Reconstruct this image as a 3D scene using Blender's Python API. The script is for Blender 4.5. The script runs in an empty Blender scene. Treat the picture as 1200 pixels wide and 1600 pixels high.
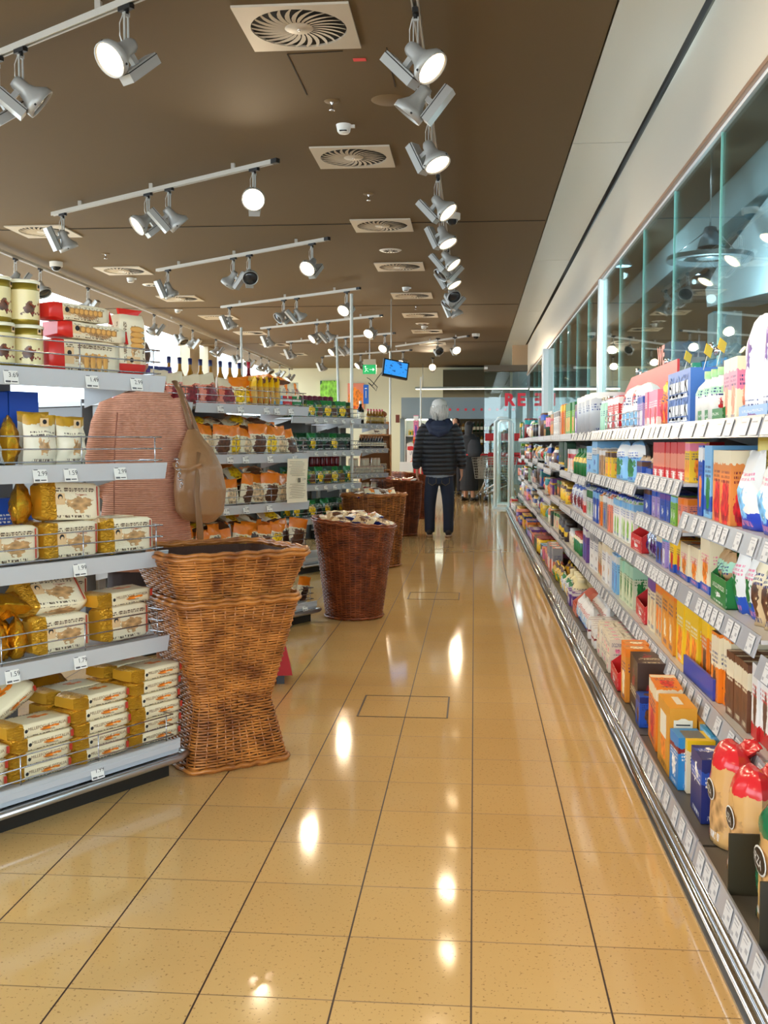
import bpy, bmesh, math, random
from mathutils import Vector, Matrix, noise
R = math.radians
PI = math.pi
SC = bpy.context.scene
COL = SC.collection
CAMZ = 1.216

# ------------------------------------------------------------------ colours
def lin(c):
    if isinstance(c, str):
        c = PAL[c]
    o = []
    for v in c:
        v = v / 255.0
        o.append(v / 12.92 if v <= 0.04045 else ((v + 0.055) / 1.055) ** 2.4)
    return (o[0], o[1], o[2], 1.0)
PAL = {
 'white': (236, 234, 230), 'cream': (238, 224, 190), 'beige': (214, 184, 140), 'tan': (190, 148, 98),
 'red': (205, 30, 34), 'dark red': (130, 22, 30), 'pink': (236, 130, 160), 'orange': (238, 130, 24),
 'yellow': (245, 200, 30), 'gold': (205, 150, 30), 'green': (20, 120, 50), 'light green': (130, 190, 60),
 'dark green': (16, 70, 40), 'olive': (130, 130, 50), 'blue': (30, 80, 180), 'light blue': (130, 190, 235),
 'dark blue': (24, 40, 110), 'violet': (110, 60, 150), 'lilac': (176, 150, 206), 'brown': (96, 58, 34),
 'dark brown': (52, 32, 24), 'grey': (150, 150, 152), 'silver': (190, 194, 200), 'black': (24, 24, 26),
 'teal': (20, 140, 140), 'turquoise': (80, 190, 210), 'salmon': (236, 140, 110), 'mint': (170, 220, 190)}

# ------------------------------------------------------------------ materials
MATS = {}
def newmat(name):
    m = bpy.data.materials.new(name)
    m.use_nodes = True
    nt = m.node_tree
    return m, nt, nt.nodes['Principled BSDF']
def M(name, col, rough=0.5, metal=0.0, emit=0.0, alpha=1.0, coat=0.0, bump=None, trans=0.0, ecol=None):
    if name in MATS:
        return MATS[name]
    m, nt, b = newmat(name)
    b.inputs['Base Color'].default_value = lin(col)
    b.inputs['Roughness'].default_value = rough
    b.inputs['Metallic'].default_value = metal
    b.inputs['Alpha'].default_value = alpha
    b.inputs['Coat Weight'].default_value = coat
    b.inputs['Transmission Weight'].default_value = trans
    if emit:
        b.inputs['Emission Color'].default_value = lin(ecol or col)
        b.inputs['Emission Strength'].default_value = emit
    if bump:
        sc, st = bump
        n = nt.nodes.new('ShaderNodeTexNoise'); n.inputs['Scale'].default_value = sc; n.inputs['Detail'].default_value = 3
        t = nt.nodes.new('ShaderNodeTexCoord'); nt.links.new(t.outputs['Object'], n.inputs['Vector'])
        u = nt.nodes.new('ShaderNodeBump'); u.inputs['Strength'].default_value = st; u.inputs['Distance'].default_value = 0.01
        nt.links.new(n.outputs['Fac'], u.inputs['Height']); nt.links.new(u.outputs['Normal'], b.inputs['Normal'])
    MATS[name] = m
    return m

class NX:
    "tiny node expression helper"
    def __init__(s, nt): s.nt = nt
    def sock(s, node, i, v):
        if v is None: return
        if hasattr(v, 'is_linked') or hasattr(v, 'links'): s.nt.links.new(v, node.inputs[i])
        else: node.inputs[i].default_value = v
    def m(s, op, a, b=None, c=None):
        n = s.nt.nodes.new('ShaderNodeMath'); n.operation = op
        s.sock(n, 0, a); s.sock(n, 1, b); s.sock(n, 2, c)
        return n.outputs[0]
    def mix(s, f, a, b):
        n = s.nt.nodes.new('ShaderNodeMix'); n.data_type = 'RGBA'
        s.sock(n, 0, f); s.sock(n, 6, a); s.sock(n, 7, b)
        return n.outputs[2]
    def band(s, x, lo, hi):
        return s.m('MULTIPLY', s.m('GREATER_THAN', x, lo), s.m('LESS_THAN', x, hi))
    def node(s, t): return s.nt.nodes.new(t)

def pk(base, band, art, txt='dark blue', b0=.78, b1=.97, cu=.5, cv=.35, r=.26, t0=.56, t1=.72, rough=.4, metal=0.0, gold=None, side=None):
    "printed packaging: base colour, a band, a blob of a picture and rows of small print, in the face's own UV"
    key = ('pk', base, band, art, txt, b0, b1, cu, cv, r, t0, t1, rough, metal, gold, side)
    if key in MATS: return MATS[key]
    m, nt, b = newmat('printed_pack')
    x = NX(nt)
    uv = x.node('ShaderNodeUVMap'); sep = x.node('ShaderNodeSeparateXYZ')
    nt.links.new(uv.outputs[0], sep.inputs[0]); u, v = sep.outputs[0], sep.outputs[1]
    no = x.node('ShaderNodeTexNoise'); no.inputs['Scale'].default_value = 7; no.inputs['Detail'].default_value = 3
    nt.links.new(uv.outputs[0], no.inputs['Vector'])
    nf = x.m('SUBTRACT', no.outputs[0], .5)
    c = lin(base)
    wob = x.m('MULTIPLY', nf, .12)
    bandm = x.band(x.m('ADD', v, wob), b0, b1)
    c1 = x.mix(bandm, c, lin(band))
    du = x.m('SUBTRACT', u, cu); dv = x.m('SUBTRACT', v, cv)
    d = x.m('SQRT', x.m('ADD', x.m('MULTIPLY', du, du), x.m('MULTIPLY', dv, dv)))
    vo = x.node('ShaderNodeTexVoronoi'); vo.inputs['Scale'].default_value = 8
    nt.links.new(uv.outputs[0], vo.inputs['Vector'])
    artm = x.m('LESS_THAN', x.m('ADD', d, x.m('MULTIPLY', nf, .5)), r)
    hs = x.node('ShaderNodeHueSaturation'); hs.inputs['Color'].default_value = lin(art)
    nt.links.new(x.m('ADD', x.m('MULTIPLY', vo.outputs['Distance'], 1.2), .45), hs.inputs['Value'])
    c2 = x.mix(artm, c1, hs.outputs[0])
    # rows of print
    map_ = x.node('ShaderNodeMapping'); map_.inputs['Scale'].default_value = (26, 5, 1)
    nt.links.new(uv.outputs[0], map_.inputs[0])
    n2 = x.node('ShaderNodeTexNoise'); n2.inputs['Scale'].default_value = 1.6; n2.inputs['Detail'].default_value = 0
    nt.links.new(map_.outputs[0], n2.inputs['Vector'])
    rows = x.m('LESS_THAN', x.m('FRACT', x.m('MULTIPLY', v, 16.0)), .55)
    tm = x.m('MULTIPLY', x.m('MULTIPLY', x.band(v, t0, t1), x.band(u, .12, .88)), x.m('MULTIPLY', rows, x.m('GREATER_THAN', n2.outputs[0], .48)))
    tm2 = x.m('MULTIPLY', x.m('MULTIPLY', x.band(v, .05, .12), x.band(u, .2, .8)), x.m('GREATER_THAN', n2.outputs[0], .5))
    c3 = x.mix(x.m('MAXIMUM', tm, tm2), c2, lin(txt))
    if side is not None:
        c3 = x.mix(x.band(x.m('ADD', u, x.m('MULTIPLY', nf, .05)), side[1], side[2]), c3, lin(side[0]))
    if gold is not None:   # foil end of the wrapper
        gm = x.m('LESS_THAN', x.m('ADD', u, x.m('MULTIPLY', nf, .03)), gold)
        c3 = x.mix(gm, c3, lin((226, 166, 44)))
        nt.links.new(x.m('MULTIPLY', gm, .5), b.inputs['Metallic'])
        nb = x.node('ShaderNodeTexNoise'); nb.inputs['Scale'].default_value = 11; nb.inputs['Detail'].default_value = 2; nb.inputs['Distortion'].default_value = 1.5; nt.links.new(uv.outputs[0], nb.inputs['Vector'])
        bu = x.node('ShaderNodeBump'); bu.inputs['Distance'].default_value = .03; nt.links.new(x.m('ADD', x.m('MULTIPLY', gm, .7), .12), bu.inputs['Strength']); nt.links.new(nb.outputs[0], bu.inputs['Height']); nt.links.new(bu.outputs[0], b.inputs['Normal'])
        rr = x.m('SUBTRACT', rough, x.m('MULTIPLY', gm, rough - .28))
        nt.links.new(rr, b.inputs['Roughness'])
    else:
        b.inputs['Roughness'].default_value = rough
        b.inputs['Metallic'].default_value = metal
    nt.links.new(c3, b.inputs['Base Color'])
    MATS[key] = m
    return m

# ------------------------------------------------------------------ mesh builder
TXT = {}
def text_mesh(s, bold=0.0):
    if (s, bold) in TXT: return TXT[(s, bold)]
    cu = bpy.data.curves.new('t', 'FONT'); cu.body = s; cu.align_x = 'CENTER'; cu.align_y = 'CENTER'; cu.size = 1.0
    cu.resolution_u = 3; cu.offset = bold
    ob = bpy.data.objects.new('t', cu)
    me = bpy.data.meshes.new_from_object(ob)
    bpy.data.objects.remove(ob)
    TXT[(s, bold)] = me
    return me
class MB:
    def __init__(s):
        s.bm = bmesh.new(); s.uv = s.bm.loops.layers.uv.new('UVMap'); s.mats = []
    def mi(s, m):
        if m not in s.mats: s.mats.append(m)
        return s.mats.index(m)
    def face(s, vs, m, uvs=None, smooth=False):
        try: f = s.bm.faces.new(vs)
        except ValueError: return None
        f.material_index = s.mi(m); f.smooth = smooth
        if uvs is None and len(vs) == 4: uvs = ((0, 0), (1, 0), (1, 1), (0, 1))
        if uvs:
            for l, t in zip(f.loops, uvs): l[s.uv].uv = t
        return f
    def box(s, c, d, m, T=None, top=None, taper=1.0, front=None):
        "box centred c, size d; taper scales the top; top / front: other materials"
        hx, hy, hz = d[0] / 2, d[1] / 2, d[2] / 2
        P = [Vector((c[0] + sx * hx * (taper if sz > 0 else 1), c[1] + sy * hy * (taper if sz > 0 else 1), c[2] + sz * hz))
             for sz in (-1, 1) for sx, sy in ((-1, -1), (1, -1), (1, 1), (-1, 1))]
        if T is not None: P = [T @ p for p in P]
        v = [s.bm.verts.new(p) for p in P]
        s.face([v[0], v[1], v[5], v[4]], m)      # -Y
        s.face([v[2], v[3], v[7], v[6]], m)      # +Y
        s.face([v[3], v[0], v[4], v[7]], front or m)      # -X
        s.face([v[1], v[2], v[6], v[5]], m)      # +X
        s.face([v[4], v[5], v[6], v[7]], top or m)
        s.face([v[3], v[2], v[1], v[0]], top or m)
        return s
    def bar(s, p0, p1, w, h, m, up=(0, 0, 1)):
        "rectangular bar from p0 to p1"
        p0, p1 = Vector(p0), Vector(p1); d = (p1 - p0); L = d.length; d.normalize()
        u = Vector(up); sx = d.cross(u)
        if sx.length < 1e-5: sx = d.cross(Vector((1, 0, 0)))
        sx.normalize(); sz = sx.cross(d)
        T = Matrix((( d.x, sx.x, sz.x, (p0.x + p1.x) / 2), (d.y, sx.y, sz.y, (p0.y + p1.y) / 2), (d.z, sx.z, sz.z, (p0.z + p1.z) / 2), (0, 0, 0, 1)))
        return s.box((0, 0, 0), (L, w, h), m, T)
    def tube(s, pts, r, m, n=6, closed=False, cap=True, sm=True):
        pts = [Vector(p) for p in pts]; N = len(pts); rings = []
        up = Vector((0, 0, 1))
        for i, p in enumerate(pts):
            a = pts[i - 1] if (i > 0 or closed) else p
            b = pts[(i + 1) % N] if (i < N - 1 or closed) else p
            t = (b - a).normalized()
            x = t.cross(up)
            if x.length < .05: x = t.cross(Vector((0, 1, 0)))
            x.normalize(); y = x.cross(t)
            ri = r[i] if isinstance(r, (list, tuple)) else r
            rings.append([s.bm.verts.new(p + (x * math.cos(2 * PI * k / n) + y * math.sin(2 * PI * k / n)) * ri) for k in range(n)])
        for i in range(N if closed else N - 1):
            A, B = rings[i], rings[(i + 1) % N]
            for k in range(n):
                s.face([A[k], A[(k + 1) % n], B[(k + 1) % n], B[k]], m, smooth=sm)
        if cap and not closed:
            s.face(rings[0][::-1], m); s.face(rings[-1], m)
        return s
    def lathe(s, prof, m, n=16, T=None, sm=True, sx=1, sy=1):
        "prof: (r, z[, material]) from bottom to top; r = 0 closes"
        rings = []
        for q in prof:
            r, z = q[0], q[1]
            if r <= 0: L = [Vector((0, 0, z))]
            else: L = [Vector((r * sx * math.cos(2 * PI * k / n), r * sy * math.sin(2 * PI * k / n), z)) for k in range(n)]
            if T is not None: L = [T @ p for p in L]
            rings.append([s.bm.verts.new(p) for p in L])
        zt = [q[1] for q in prof]; z0, z1 = min(zt), max(zt) + 1e-6
        for i in range(len(prof) - 1):
            A, B = rings[i], rings[i + 1]; mm = prof[i][2] if len(prof[i]) > 2 else m
            va, vb = (zt[i] - z0) / (z1 - z0), (zt[i + 1] - z0) / (z1 - z0)
            for k in range(n):
                k2 = (k + 1) % n; ua, ub = k / n * 2 % 1, ((k + 1) / n * 2 - .0001) % 1
                if len(A) == 1 and len(B) == 1: continue
                if len(A) == 1: s.face([A[0], B[k2], B[k]], mm, ((ua, va), (ub, vb), (ua, vb)), sm)
                elif len(B) == 1: s.face([A[k], A[k2], B[0]], mm, ((ua, va), (ub, va), (ua, vb)), sm)
                else: s.face([A[k], A[k2], B[k2], B[k]], mm, ((ua, va), (ub, va), (ub, vb), (ua, vb)), sm)
        return s
    def loft(s, rings_in, m, n=12, sm=True, T=None):
        "rings: (centre, rx, ry) stacked, ellipse across the path; tapered closed ends"
        pts = [Vector(q[0]) for q in rings_in]; N = len(pts); rings = []
        for i, p in enumerate(pts):
            a = pts[max(i - 1, 0)]; b = pts[min(i + 1, N - 1)]
            t = (b - a).normalized()
            y = Vector((0, 1, 0))
            x = y.cross(t)
            if x.length < .2: x = Vector((1, 0, 0)) - t * t.x
            x.normalize(); yy = t.cross(x)
            rx, ry = rings_in[i][1], rings_in[i][2] if len(rings_in[i]) > 2 else rings_in[i][1]
            L = [p + x * rx * math.cos(2 * PI * k / n) + yy * ry * math.sin(2 * PI * k / n) for k in range(n)]
            if T is not None: L = [T @ q for q in L]
            rings.append([s.bm.verts.new(q) for q in L])
        for i in range(N - 1):
            A, B = rings[i], rings[i + 1]
            for k in range(n):
                s.face([A[k], A[(k + 1) % n], B[(k + 1) % n], B[k]], m, ((k / n, i / (N - 1)), ((k + 1) / n, i / (N - 1)), ((k + 1) / n, (i + 1) / (N - 1)), (k / n, (i + 1) / (N - 1))), sm)
        s.face(rings[0][::-1], m, smooth=sm); s.face(rings[-1], m, smooth=sm)
        return s
    def ball(s, c, r, m, n=12, sx=1, sy=1, sz=1, T=None):
        prof = [(math.sin(PI * i / 8) * r if 0 < i < 8 else 0, -math.cos(PI * i / 8) * r * sz) for i in range(9)]
        T0 = Matrix.Translation(c)
        if T is not None: T0 = T @ T0
        return s.lathe(prof, m, n, T0, True, sx, sy)
    def prism(s, poly, vec, m, T=None, side=None):
        "polygon (3d points) extruded by vec"
        A = [Vector(p) for p in poly]; B = [p + Vector(vec) for p in A]
        if T is not None: A = [T @ p for p in A]; B = [T @ p for p in B]
        a = [s.bm.verts.new(p) for p in A]; b = [s.bm.verts.new(p) for p in B]; n = len(a)
        s.face(a[::-1], m); s.face(b, m)
        for i in range(n): s.face([a[i], a[(i + 1) % n], b[(i + 1) % n], b[i]], side or m)
        return s
    def pillow(s, w, h, d, m, T=None, seed=0, crimp=.0, nx=8, nz=10, bottom=.55, wr=.006, top=.04, dome=None):
        "filled bag standing on z=0, width w along x, depth d along y"
        rnd = random.Random(seed)
        off = Vector((rnd.random() * 50, rnd.random() * 50, 0))
        F, B = [], []
        for j in range(nz + 1):
            v = j / nz; fr, br = [], []
            prof = (bottom + (1 - bottom) * min(1, v / .3)) if v < .3 else 1.0
            dm = 1.0
            if dome is None: prof *= max(top, (1 - max(0, (v - .45) / .55) ** 1.8))
            elif v > dome: dm = math.sqrt(max(.02, 1 - ((v - dome) / (1 - dome)) ** 2)); prof *= dm
            for i in range(nx + 1):
                u = i / nx; e = math.sin(PI * u) ** .45 if 0 < u < 1 else 0
                if v > .93 and dome is None: e *= .3
                t = d / 2 * prof * e
                nn = noise.noise(Vector((u * 4, v * 5, 0)) + off) * wr * 2 + noise.noise(Vector((u * 11, v * 9, 3)) + off) * wr
                X = (u - .5) * w * (.35 + .65 * dm) * (1 - .06 * (v > .1) * math.sin(PI * v)); Z = v * h + noise.noise(Vector((u * 3, 9, 0)) + off) * wr * (v > .5)
                fr.append(Vector((X, -t - nn * (e > 0), Z))); br.append(Vector((X, t + nn * (e > 0), Z)))
            F.append(fr); B.append(br)
        def mk(g): return [[s.bm.verts.new((T @ p) if T is not None else p) for p in r] for r in g]
        f, b = mk(F), mk(B)
        for j in range(nz):
            for i in range(nx):
                q = ((i / nx, j / nz), ((i + 1) / nx, j / nz), ((i + 1) / nx, (j + 1) / nz), (i / nx, (j + 1) / nz))
                s.face([f[j][i], f[j][i + 1], f[j + 1][i + 1], f[j + 1][i]], m, q, True)
                s.face([b[j][i + 1], b[j][i], b[j + 1][i], b[j + 1][i + 1]], m, (q[1], q[0], q[3], q[2]), True)
        for i in range(nx): s.face([f[0][i + 1], f[0][i], b[0][i], b[0][i + 1]], m, ((.5, .1),) * 4)
        for i in range(nx): s.face([f[nz][i], f[nz][i + 1], b[nz][i + 1], b[nz][i]], m, ((.5, .99),) * 4)
        return s
    def text(s, t, size, m, T, bold=0.0):
        me = text_mesh(t, bold); vs = [s.bm.verts.new(T @ (v.co * size)) for v in me.vertices]
        for p in me.polygons: s.face([vs[i] for i in p.vertices], m, None)
        return s
    def build(s, name, parent=None, loc=None, rot=None, weld=False, link=True):
        if weld: bmesh.ops.remove_doubles(s.bm, verts=s.bm.verts, dist=1e-5)
        me = bpy.data.meshes.new(name); s.bm.to_mesh(me); s.bm.free()
        for m in s.mats: me.materials.append(m)
        if not link: return me
        return put(me, name, parent, loc, rot)
def put(me, name, parent=None, loc=None, rot=None, mat=None):
    o = bpy.data.objects.new(name, me); COL.objects.link(o)
    if parent is not None: o.parent = parent
    if mat is not None: o.matrix_basis = mat
    else:
        if loc is not None: o.location = loc
        if rot is not None: o.rotation_euler = rot if isinstance(rot, (tuple, list)) else (0, 0, rot)
    return o
def tag(o, label, cat, group=None, kind=None):
    o['label'] = label; o['category'] = cat
    if group: o['group'] = group
    if kind: o['kind'] = kind
    return o
def thing(name, label, cat, loc=(0, 0, 0), rz=0, group=None):
    o = bpy.data.objects.new(name, None); COL.objects.link(o); o.empty_display_size = .05
    o.location = loc; o.rotation_euler = (0, 0, rz)
    return tag(o, label, cat, group)
def struct(o):
    o['kind'] = 'structure'; return o
def TR(loc=(0, 0, 0), rx=0, ry=0, rz=0, s=1.0):
    return Matrix.Translation(loc) @ Matrix.Rotation(rz, 4, 'Z') @ Matrix.Rotation(ry, 4, 'Y') @ Matrix.Rotation(rx, 4, 'X') @ Matrix.Scale(s, 4)

# ------------------------------------------------------------------ shared materials
STEEL = M('brushed_steel', (178, 180, 182), .28, .9)
CHROME = M('chrome', (210, 210, 212), .12, 1.0)
LAMPGREY = M('lamp_grey', (172, 172, 168), .42, .25)
RAILGREY = M('price_rail_grey', (196, 202, 206), .35, .15)
SHELFG = M('shelf_grey_paint', (190, 192, 194), .45, .1)
DARKPL = M('dark_plinth', (26, 27, 24), .5)
BLACKP = M('black_plastic', (18, 18, 18), .4)
WHITEP = M('white_plastic', (225, 225, 220), .4)
PAPER = M('cream_paper', (238, 226, 196), .8)
INK = M('black_ink', (25, 25, 28), .7)
REDM = M('red_plastic', (205, 22, 26), .4)
LENS = M('lit_lens', (255, 226, 178), .3, emit=6, ecol=(255, 222, 176))
LENSOFF = M('unlit_lens', (60, 60, 62), .12, .3)
WOODM = M('crate_wood', (190, 130, 75), .6, bump=(30, .15))

# ------------------------------------------------------------------ camera
cam = bpy.data.cameras.new('camera'); co = bpy.data.objects.new('camera', cam); COL.objects.link(co)
cam.sensor_fit = 'VERTICAL'; cam.sensor_height = 36.0; cam.lens = 36.0 * 1640 / 1600
co.location = (0, 0, CAMZ); co.rotation_euler = (R(90 - 3.7677), 0, R(4.9034))
cam.clip_start = .05; cam.clip_end = 200
SC.camera = co
SC.view_settings.view_transform = 'Standard'; SC.view_settings.look = 'None'; SC.view_settings.gamma = 1
SC.view_settings.use_curve_mapping = False
SC.view_settings.exposure = EXPO = 0.66
w = bpy.data.worlds.new('sky'); SC.world = w; w.use_nodes = True
w.node_tree.nodes['Background'].inputs[0].default_value = (0.80, 0.91, 1.0, 1)
w.node_tree.nodes['Background'].inputs[1].default_value = 4.2

# ------------------------------------------------------------------ floor
def floor_mat():
    m, nt, b = newmat('polished_tiles'); x = NX(nt)
    tc = x.node('ShaderNodeTexCoord'); sp = x.node('ShaderNodeSeparateXYZ'); nt.links.new(tc.outputs['Object'], sp.inputs[0])
    X = x.m('FRACT', x.m('ADD', x.m('DIVIDE', sp.outputs[0], .30), 100.5))
    Y = x.m('FRACT', x.m('ADD', x.m('DIVIDE', x.m('SUBTRACT', sp.outputs[1], 2.202), .2975), 100.5))
    gx = x.m('LESS_THAN', x.m('ABSOLUTE', x.m('SUBTRACT', X, .5)), .0075)
    gy = x.m('LESS_THAN', x.m('ABSOLUTE', x.m('SUBTRACT', Y, .5)), .0065)
    n1 = x.node('ShaderNodeTexNoise'); n1.inputs['Scale'].default_value = 120; n1.inputs['Detail'].default_value = 1
    nt.links.new(tc.outputs['Object'], n1.inputs['Vector'])
    n2 = x.node('ShaderNodeTexNoise'); n2.inputs['Scale'].default_value = 1.3; n2.inputs['Detail'].default_value = 4
    nt.links.new(tc.outputs['Object'], n2.inputs['Vector'])
    wn = x.node('ShaderNodeTexWhiteNoise'); wn.noise_dimensions = '2D'
    cmb = x.node('ShaderNodeCombineXYZ')
    nt.links.new(x.m('FLOOR', x.m('ADD', x.m('DIVIDE', sp.outputs[0], .30), 100.0)), cmb.inputs[0])
    nt.links.new(x.m('FLOOR', x.m('ADD', x.m('DIVIDE', x.m('SUBTRACT', sp.outputs[1], 2.202), .2975), 100.0)), cmb.inputs[1])
    nt.links.new(cmb.outputs[0], wn.inputs['Vector'])
    base = x.mix(n2.outputs[0], lin((214, 170, 104)), lin((226, 188, 126)))
    base = x.mix(x.m('MULTIPLY', wn.outputs[0], .18), base, lin((184, 144, 88)))
    base = x.mix(x.m('MULTIPLY', x.m('GREATER_THAN', n1.outputs[0], .68), .55), base, lin((120, 84, 44)))
    c = x.mix(x.m('MULTIPLY', gy, .72), base, lin((84, 52, 26)))
    c = x.mix(gx, c, lin((56, 32, 18)))
    nt.links.new(c, b.inputs['Base Color'])
    g = x.m('MAXIMUM', gx, gy)
    nt.links.new(x.m('ADD', x.m('MULTIPLY', g, .5), x.m('ADD', x.m('MULTIPLY', n2.outputs[0], .04), .05)), b.inputs['Roughness'])
    b.inputs['Specular IOR Level'].default_value = .5
    return m
struct(MB().box((-2.3, 13, -.05), (18, 40, .1), floor_mat()).build('floor'))
# inspection hatches let into the tiles
HM = M('hatch_frame', (70, 48, 26), .5, .3)
for (x0, x1, y0, y1, k) in ((-.512, -.113, 4.58, 4.97, 0), (-.51, -.113, 8.11, 8.49, 1), (-.50, -.11, 11.6, 12.0, 2)):
    b = MB(); t = .008
    b.box(((x0 + x1) / 2, y0, .001), (x1 - x0, t * .5, .002), HM).box(((x0 + x1) / 2, y1, .001), (x1 - x0, t * .5, .002), HM)
    b.box((x0, (y0 + y1) / 2, .001), (t, y1 - y0, .002), HM).box((x1, (y0 + y1) / 2, .001), (t, y1 - y0, .002), HM)
    struct(b.build('trim_%d' % (10 + k)))

# ------------------------------------------------------------------ ceiling, soffit, fascia
CE = M('ceiling_brown', (99, 79, 44), .75, bump=(3, .05))
JOINT = M('ceiling_joint', (36, 26, 14), .8)
struct(MB().box((-2.75, 13, 3.52), (6.9, 40, .2), CE).build('ceiling'))
for k, y in enumerate((10.68, 17.0, 23.2)):
    struct(MB().box((-2.75, y, 3.418), (6.88, .02, .006), JOINT).build('trim_%d' % (20 + k)))
PANEL = M('soffit_panel', (216, 218, 210), .32, .15)
FASC = M('fascia_panel', (206, 202, 190), .3, .35)
b = MB()
for y in range(-2, 30, 5):
    b.box((.925, y + 2.5, 3.43), (.428, 4.985, .02), PANEL)
struct(b.build('trim_1'))
struct(MB().box((1.16, 13, 3.50), (.05, 40, .12), JOINT).build('trim_2'))
struct(MB().box((.75, 13, 3.55), (.9, 40, .16), JOINT).build('trim_5'))  # cover added above the soffit gap to keep sky light out
b = MB(); b.box((1.19, 10.5, 3.065), (.03, 26.5, .67), FASC)
struct(b.build('trim_3'))
b = MB(); AL = M('aluminium_trim', (170, 140, 118), .3, .7)
b.box((1.165, 10.5, 2.735), (.035, 26.5, .022), AL); b.box((1.178, 10.5, 2.715), (.02, 26.5, .02), RAILGREY)
struct(b.build('trim_4'))
# red sticker, hatch lines on the ceiling
tag(MB().box((-.67, 6.17, 3.418), (.075, .045, .002), M('sticker_red', (230, 70, 70), .6)).build('sticker'), 'small red sticker on the brown ceiling beside the nearest air diffuser', 'sticker')
b = MB()
for p, q in (((-1.07, 6.05), (-1.07, 6.75)), ((-1.07, 6.05), (-.75, 6.03)), ((-.5, 6.0), (-.5, 6.65))):
    b.bar((p[0], p[1], 3.4185), (q[0], q[1], 3.4185), .006, .003, JOINT)
struct(b.build('trim_23'))
# ---- square swirl diffusers
DF = M('diffuser_grey', (196, 186, 168), .5, .1); DK = M('diffuser_dark', (22, 20, 16), .8)
def diffuser_meshes():
    b = MB(); n = 32; o = .30; ri = .255
    ang = [2 * PI * k / n for k in range(n)]
    inner = [b.bm.verts.new((ri * math.cos(a), ri * math.sin(a), -.012)) for a in ang]
    outer = []
    for a in ang:
        c, s_ = math.cos(a), math.sin(a); k = o / max(abs(c), abs(s_)); outer.append(b.bm.verts.new((k * c, k * s_, -.012)))
    edge = [b.bm.verts.new((v.co.x, v.co.y, 0)) for v in outer]
    back = [b.bm.verts.new((v.co.x, v.co.y, -.001)) for v in inner]
    for k in range(n):
        j = (k + 1) % n
        b.face([inner[k], inner[j], outer[j], outer[k]], DF); b.face([outer[k], outer[j], edge[j], edge[k]], DF)
        b.face([inner[j], inner[k], back[k], back[j]], DF)
    fr = b.build('frame', link=False)
    b = MB(); b.lathe([(0, -.0015), (.254, -.0015)], DK, 32); bk = b.build('backing', link=False)
    b = MB()
    for k in range(26):
        a0 = 2 * PI * k / 26; pts = []
        for i in range(6):
            r_ = .075 + i * .035; a = a0 + .35 * (i / 5) ** 1.3; wd = .034 * math.sin(PI * (i + .6) / 6.2) + .009
            pts.append((r_, a, wd / r_ / 2 * .62))
        lo = [b.bm.verts.new((r_ * math.cos(a - d), r_ * math.sin(a - d), -.012)) for r_, a, d in pts]
        hi = [b.bm.verts.new((r_ * math.cos(a + d), r_ * math.sin(a + d), -.0095)) for r_, a, d in pts]
        for i in range(5): b.face([lo[i], lo[i + 1], hi[i + 1], hi[i]], DF, smooth=True)
    b.lathe([(0, -.016), (.07, -.014), (.078, -.008)], DF, 20)
    bl = b.build('vane_disc', link=False)
    b = MB(); b.lathe([(0, -.02), (.008, -.02), (.008, -.014)], CHROME, 8); sc = b.build('screw', link=False)
    return fr, bk, bl, sc
DM = diffuser_meshes()
DY = [5.67, 8.21, 10.77, 13.28, 15.88, 18.3, 20.95, 23.5]
ORD = ['nearest', 'second nearest', 'third', 'fourth', 'fifth', 'sixth', 'seventh', 'farthest']
def diffuser(x, y, label, grp):
    t = thing('air_diffuser', label, 'air vent', (x, y, 3.42), 0, grp)
    for me in DM: put(me, me.name, t)
for i, y in enumerate(DY): diffuser(-.94, y, '%s square grey swirl air diffuser in the ceiling row above the aisle' % ORD[i], 'air diffusers above the aisle')
for i, y in enumerate(DY[2:] + [26.0]): diffuser(-4.48, y, '%s square swirl air diffuser in the ceiling row beside the windows' % ORD[i], 'air diffusers by the windows')
# round speakers, sprinklers, smoke detectors, dome cameras
def lathe_thing(name, prof, m, loc, label, cat, n=16, grp=None, kids=()):
    b = MB(); b.lathe(prof, m, n); o = b.build(name, loc=loc); tag(o, label, cat, grp)
    for kn, kp, km in kids:
        b = MB(); b.lathe(kp, km, n); b.build(kn, parent=o)
    return o
CB = M('ceiling_paint_round', (118, 96, 64), .7)
lathe_thing('ceiling_speaker', [(0, -.008), (.10, -.008), (.115, 0)], CB, (-.56, 6.9, 3.42), 'brown painted round ceiling speaker just behind the nearest aisle diffuser', 'speaker', 24, 'ceiling speakers')
for (x, y, lb) in ((-.97, 12.17, 'white round slotted ceiling speaker between third and fourth aisle diffusers'), (-.97, 19.6, 'white round slotted ceiling speaker further along the aisle ceiling'), (-4.5, 14.5, 'white round slotted ceiling speaker in the ceiling row beside the windows')):
    o = lathe_thing('ceiling_speaker', [(0, -.01), (.11, -.01), (.13, 0)], WHITEP, (x, y, 3.42), lb, 'speaker', 20, 'ceiling speakers')
    b = MB()
    for k in range(14):
        a = 2 * PI * k / 14; b.bar((.03 * math.cos(a), .03 * math.sin(a), -.012), (.085 * math.cos(a), .085 * math.sin(a), -.012), .008, .002, DK)
    b.build('speaker_slots', o)
for (x, y, lb) in ((-.93, 6.89, 'small brass sprinkler head between the first two aisle diffusers'), (-.946, 9.43, 'small brass sprinkler head between second and third aisle diffusers'), (-.95, 17.1, 'small sprinkler head beyond the fifth aisle diffuser'), (-4.3, 12.1, 'small sprinkler head beside the window side diffusers')):
    o = lathe_thing('sprinkler', [(0, -.008), (.045, -.006), (.05, 0)], CB, (x, y, 3.42), lb, 'sprinkler', 14, 'sprinklers')
    b = MB(); b.lathe([(0, -.06), (.02, -.058), (.006, -.05), (.006, -.02), (.012, -.006)], CHROME, 8); b.build('nozzle', o)
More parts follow.
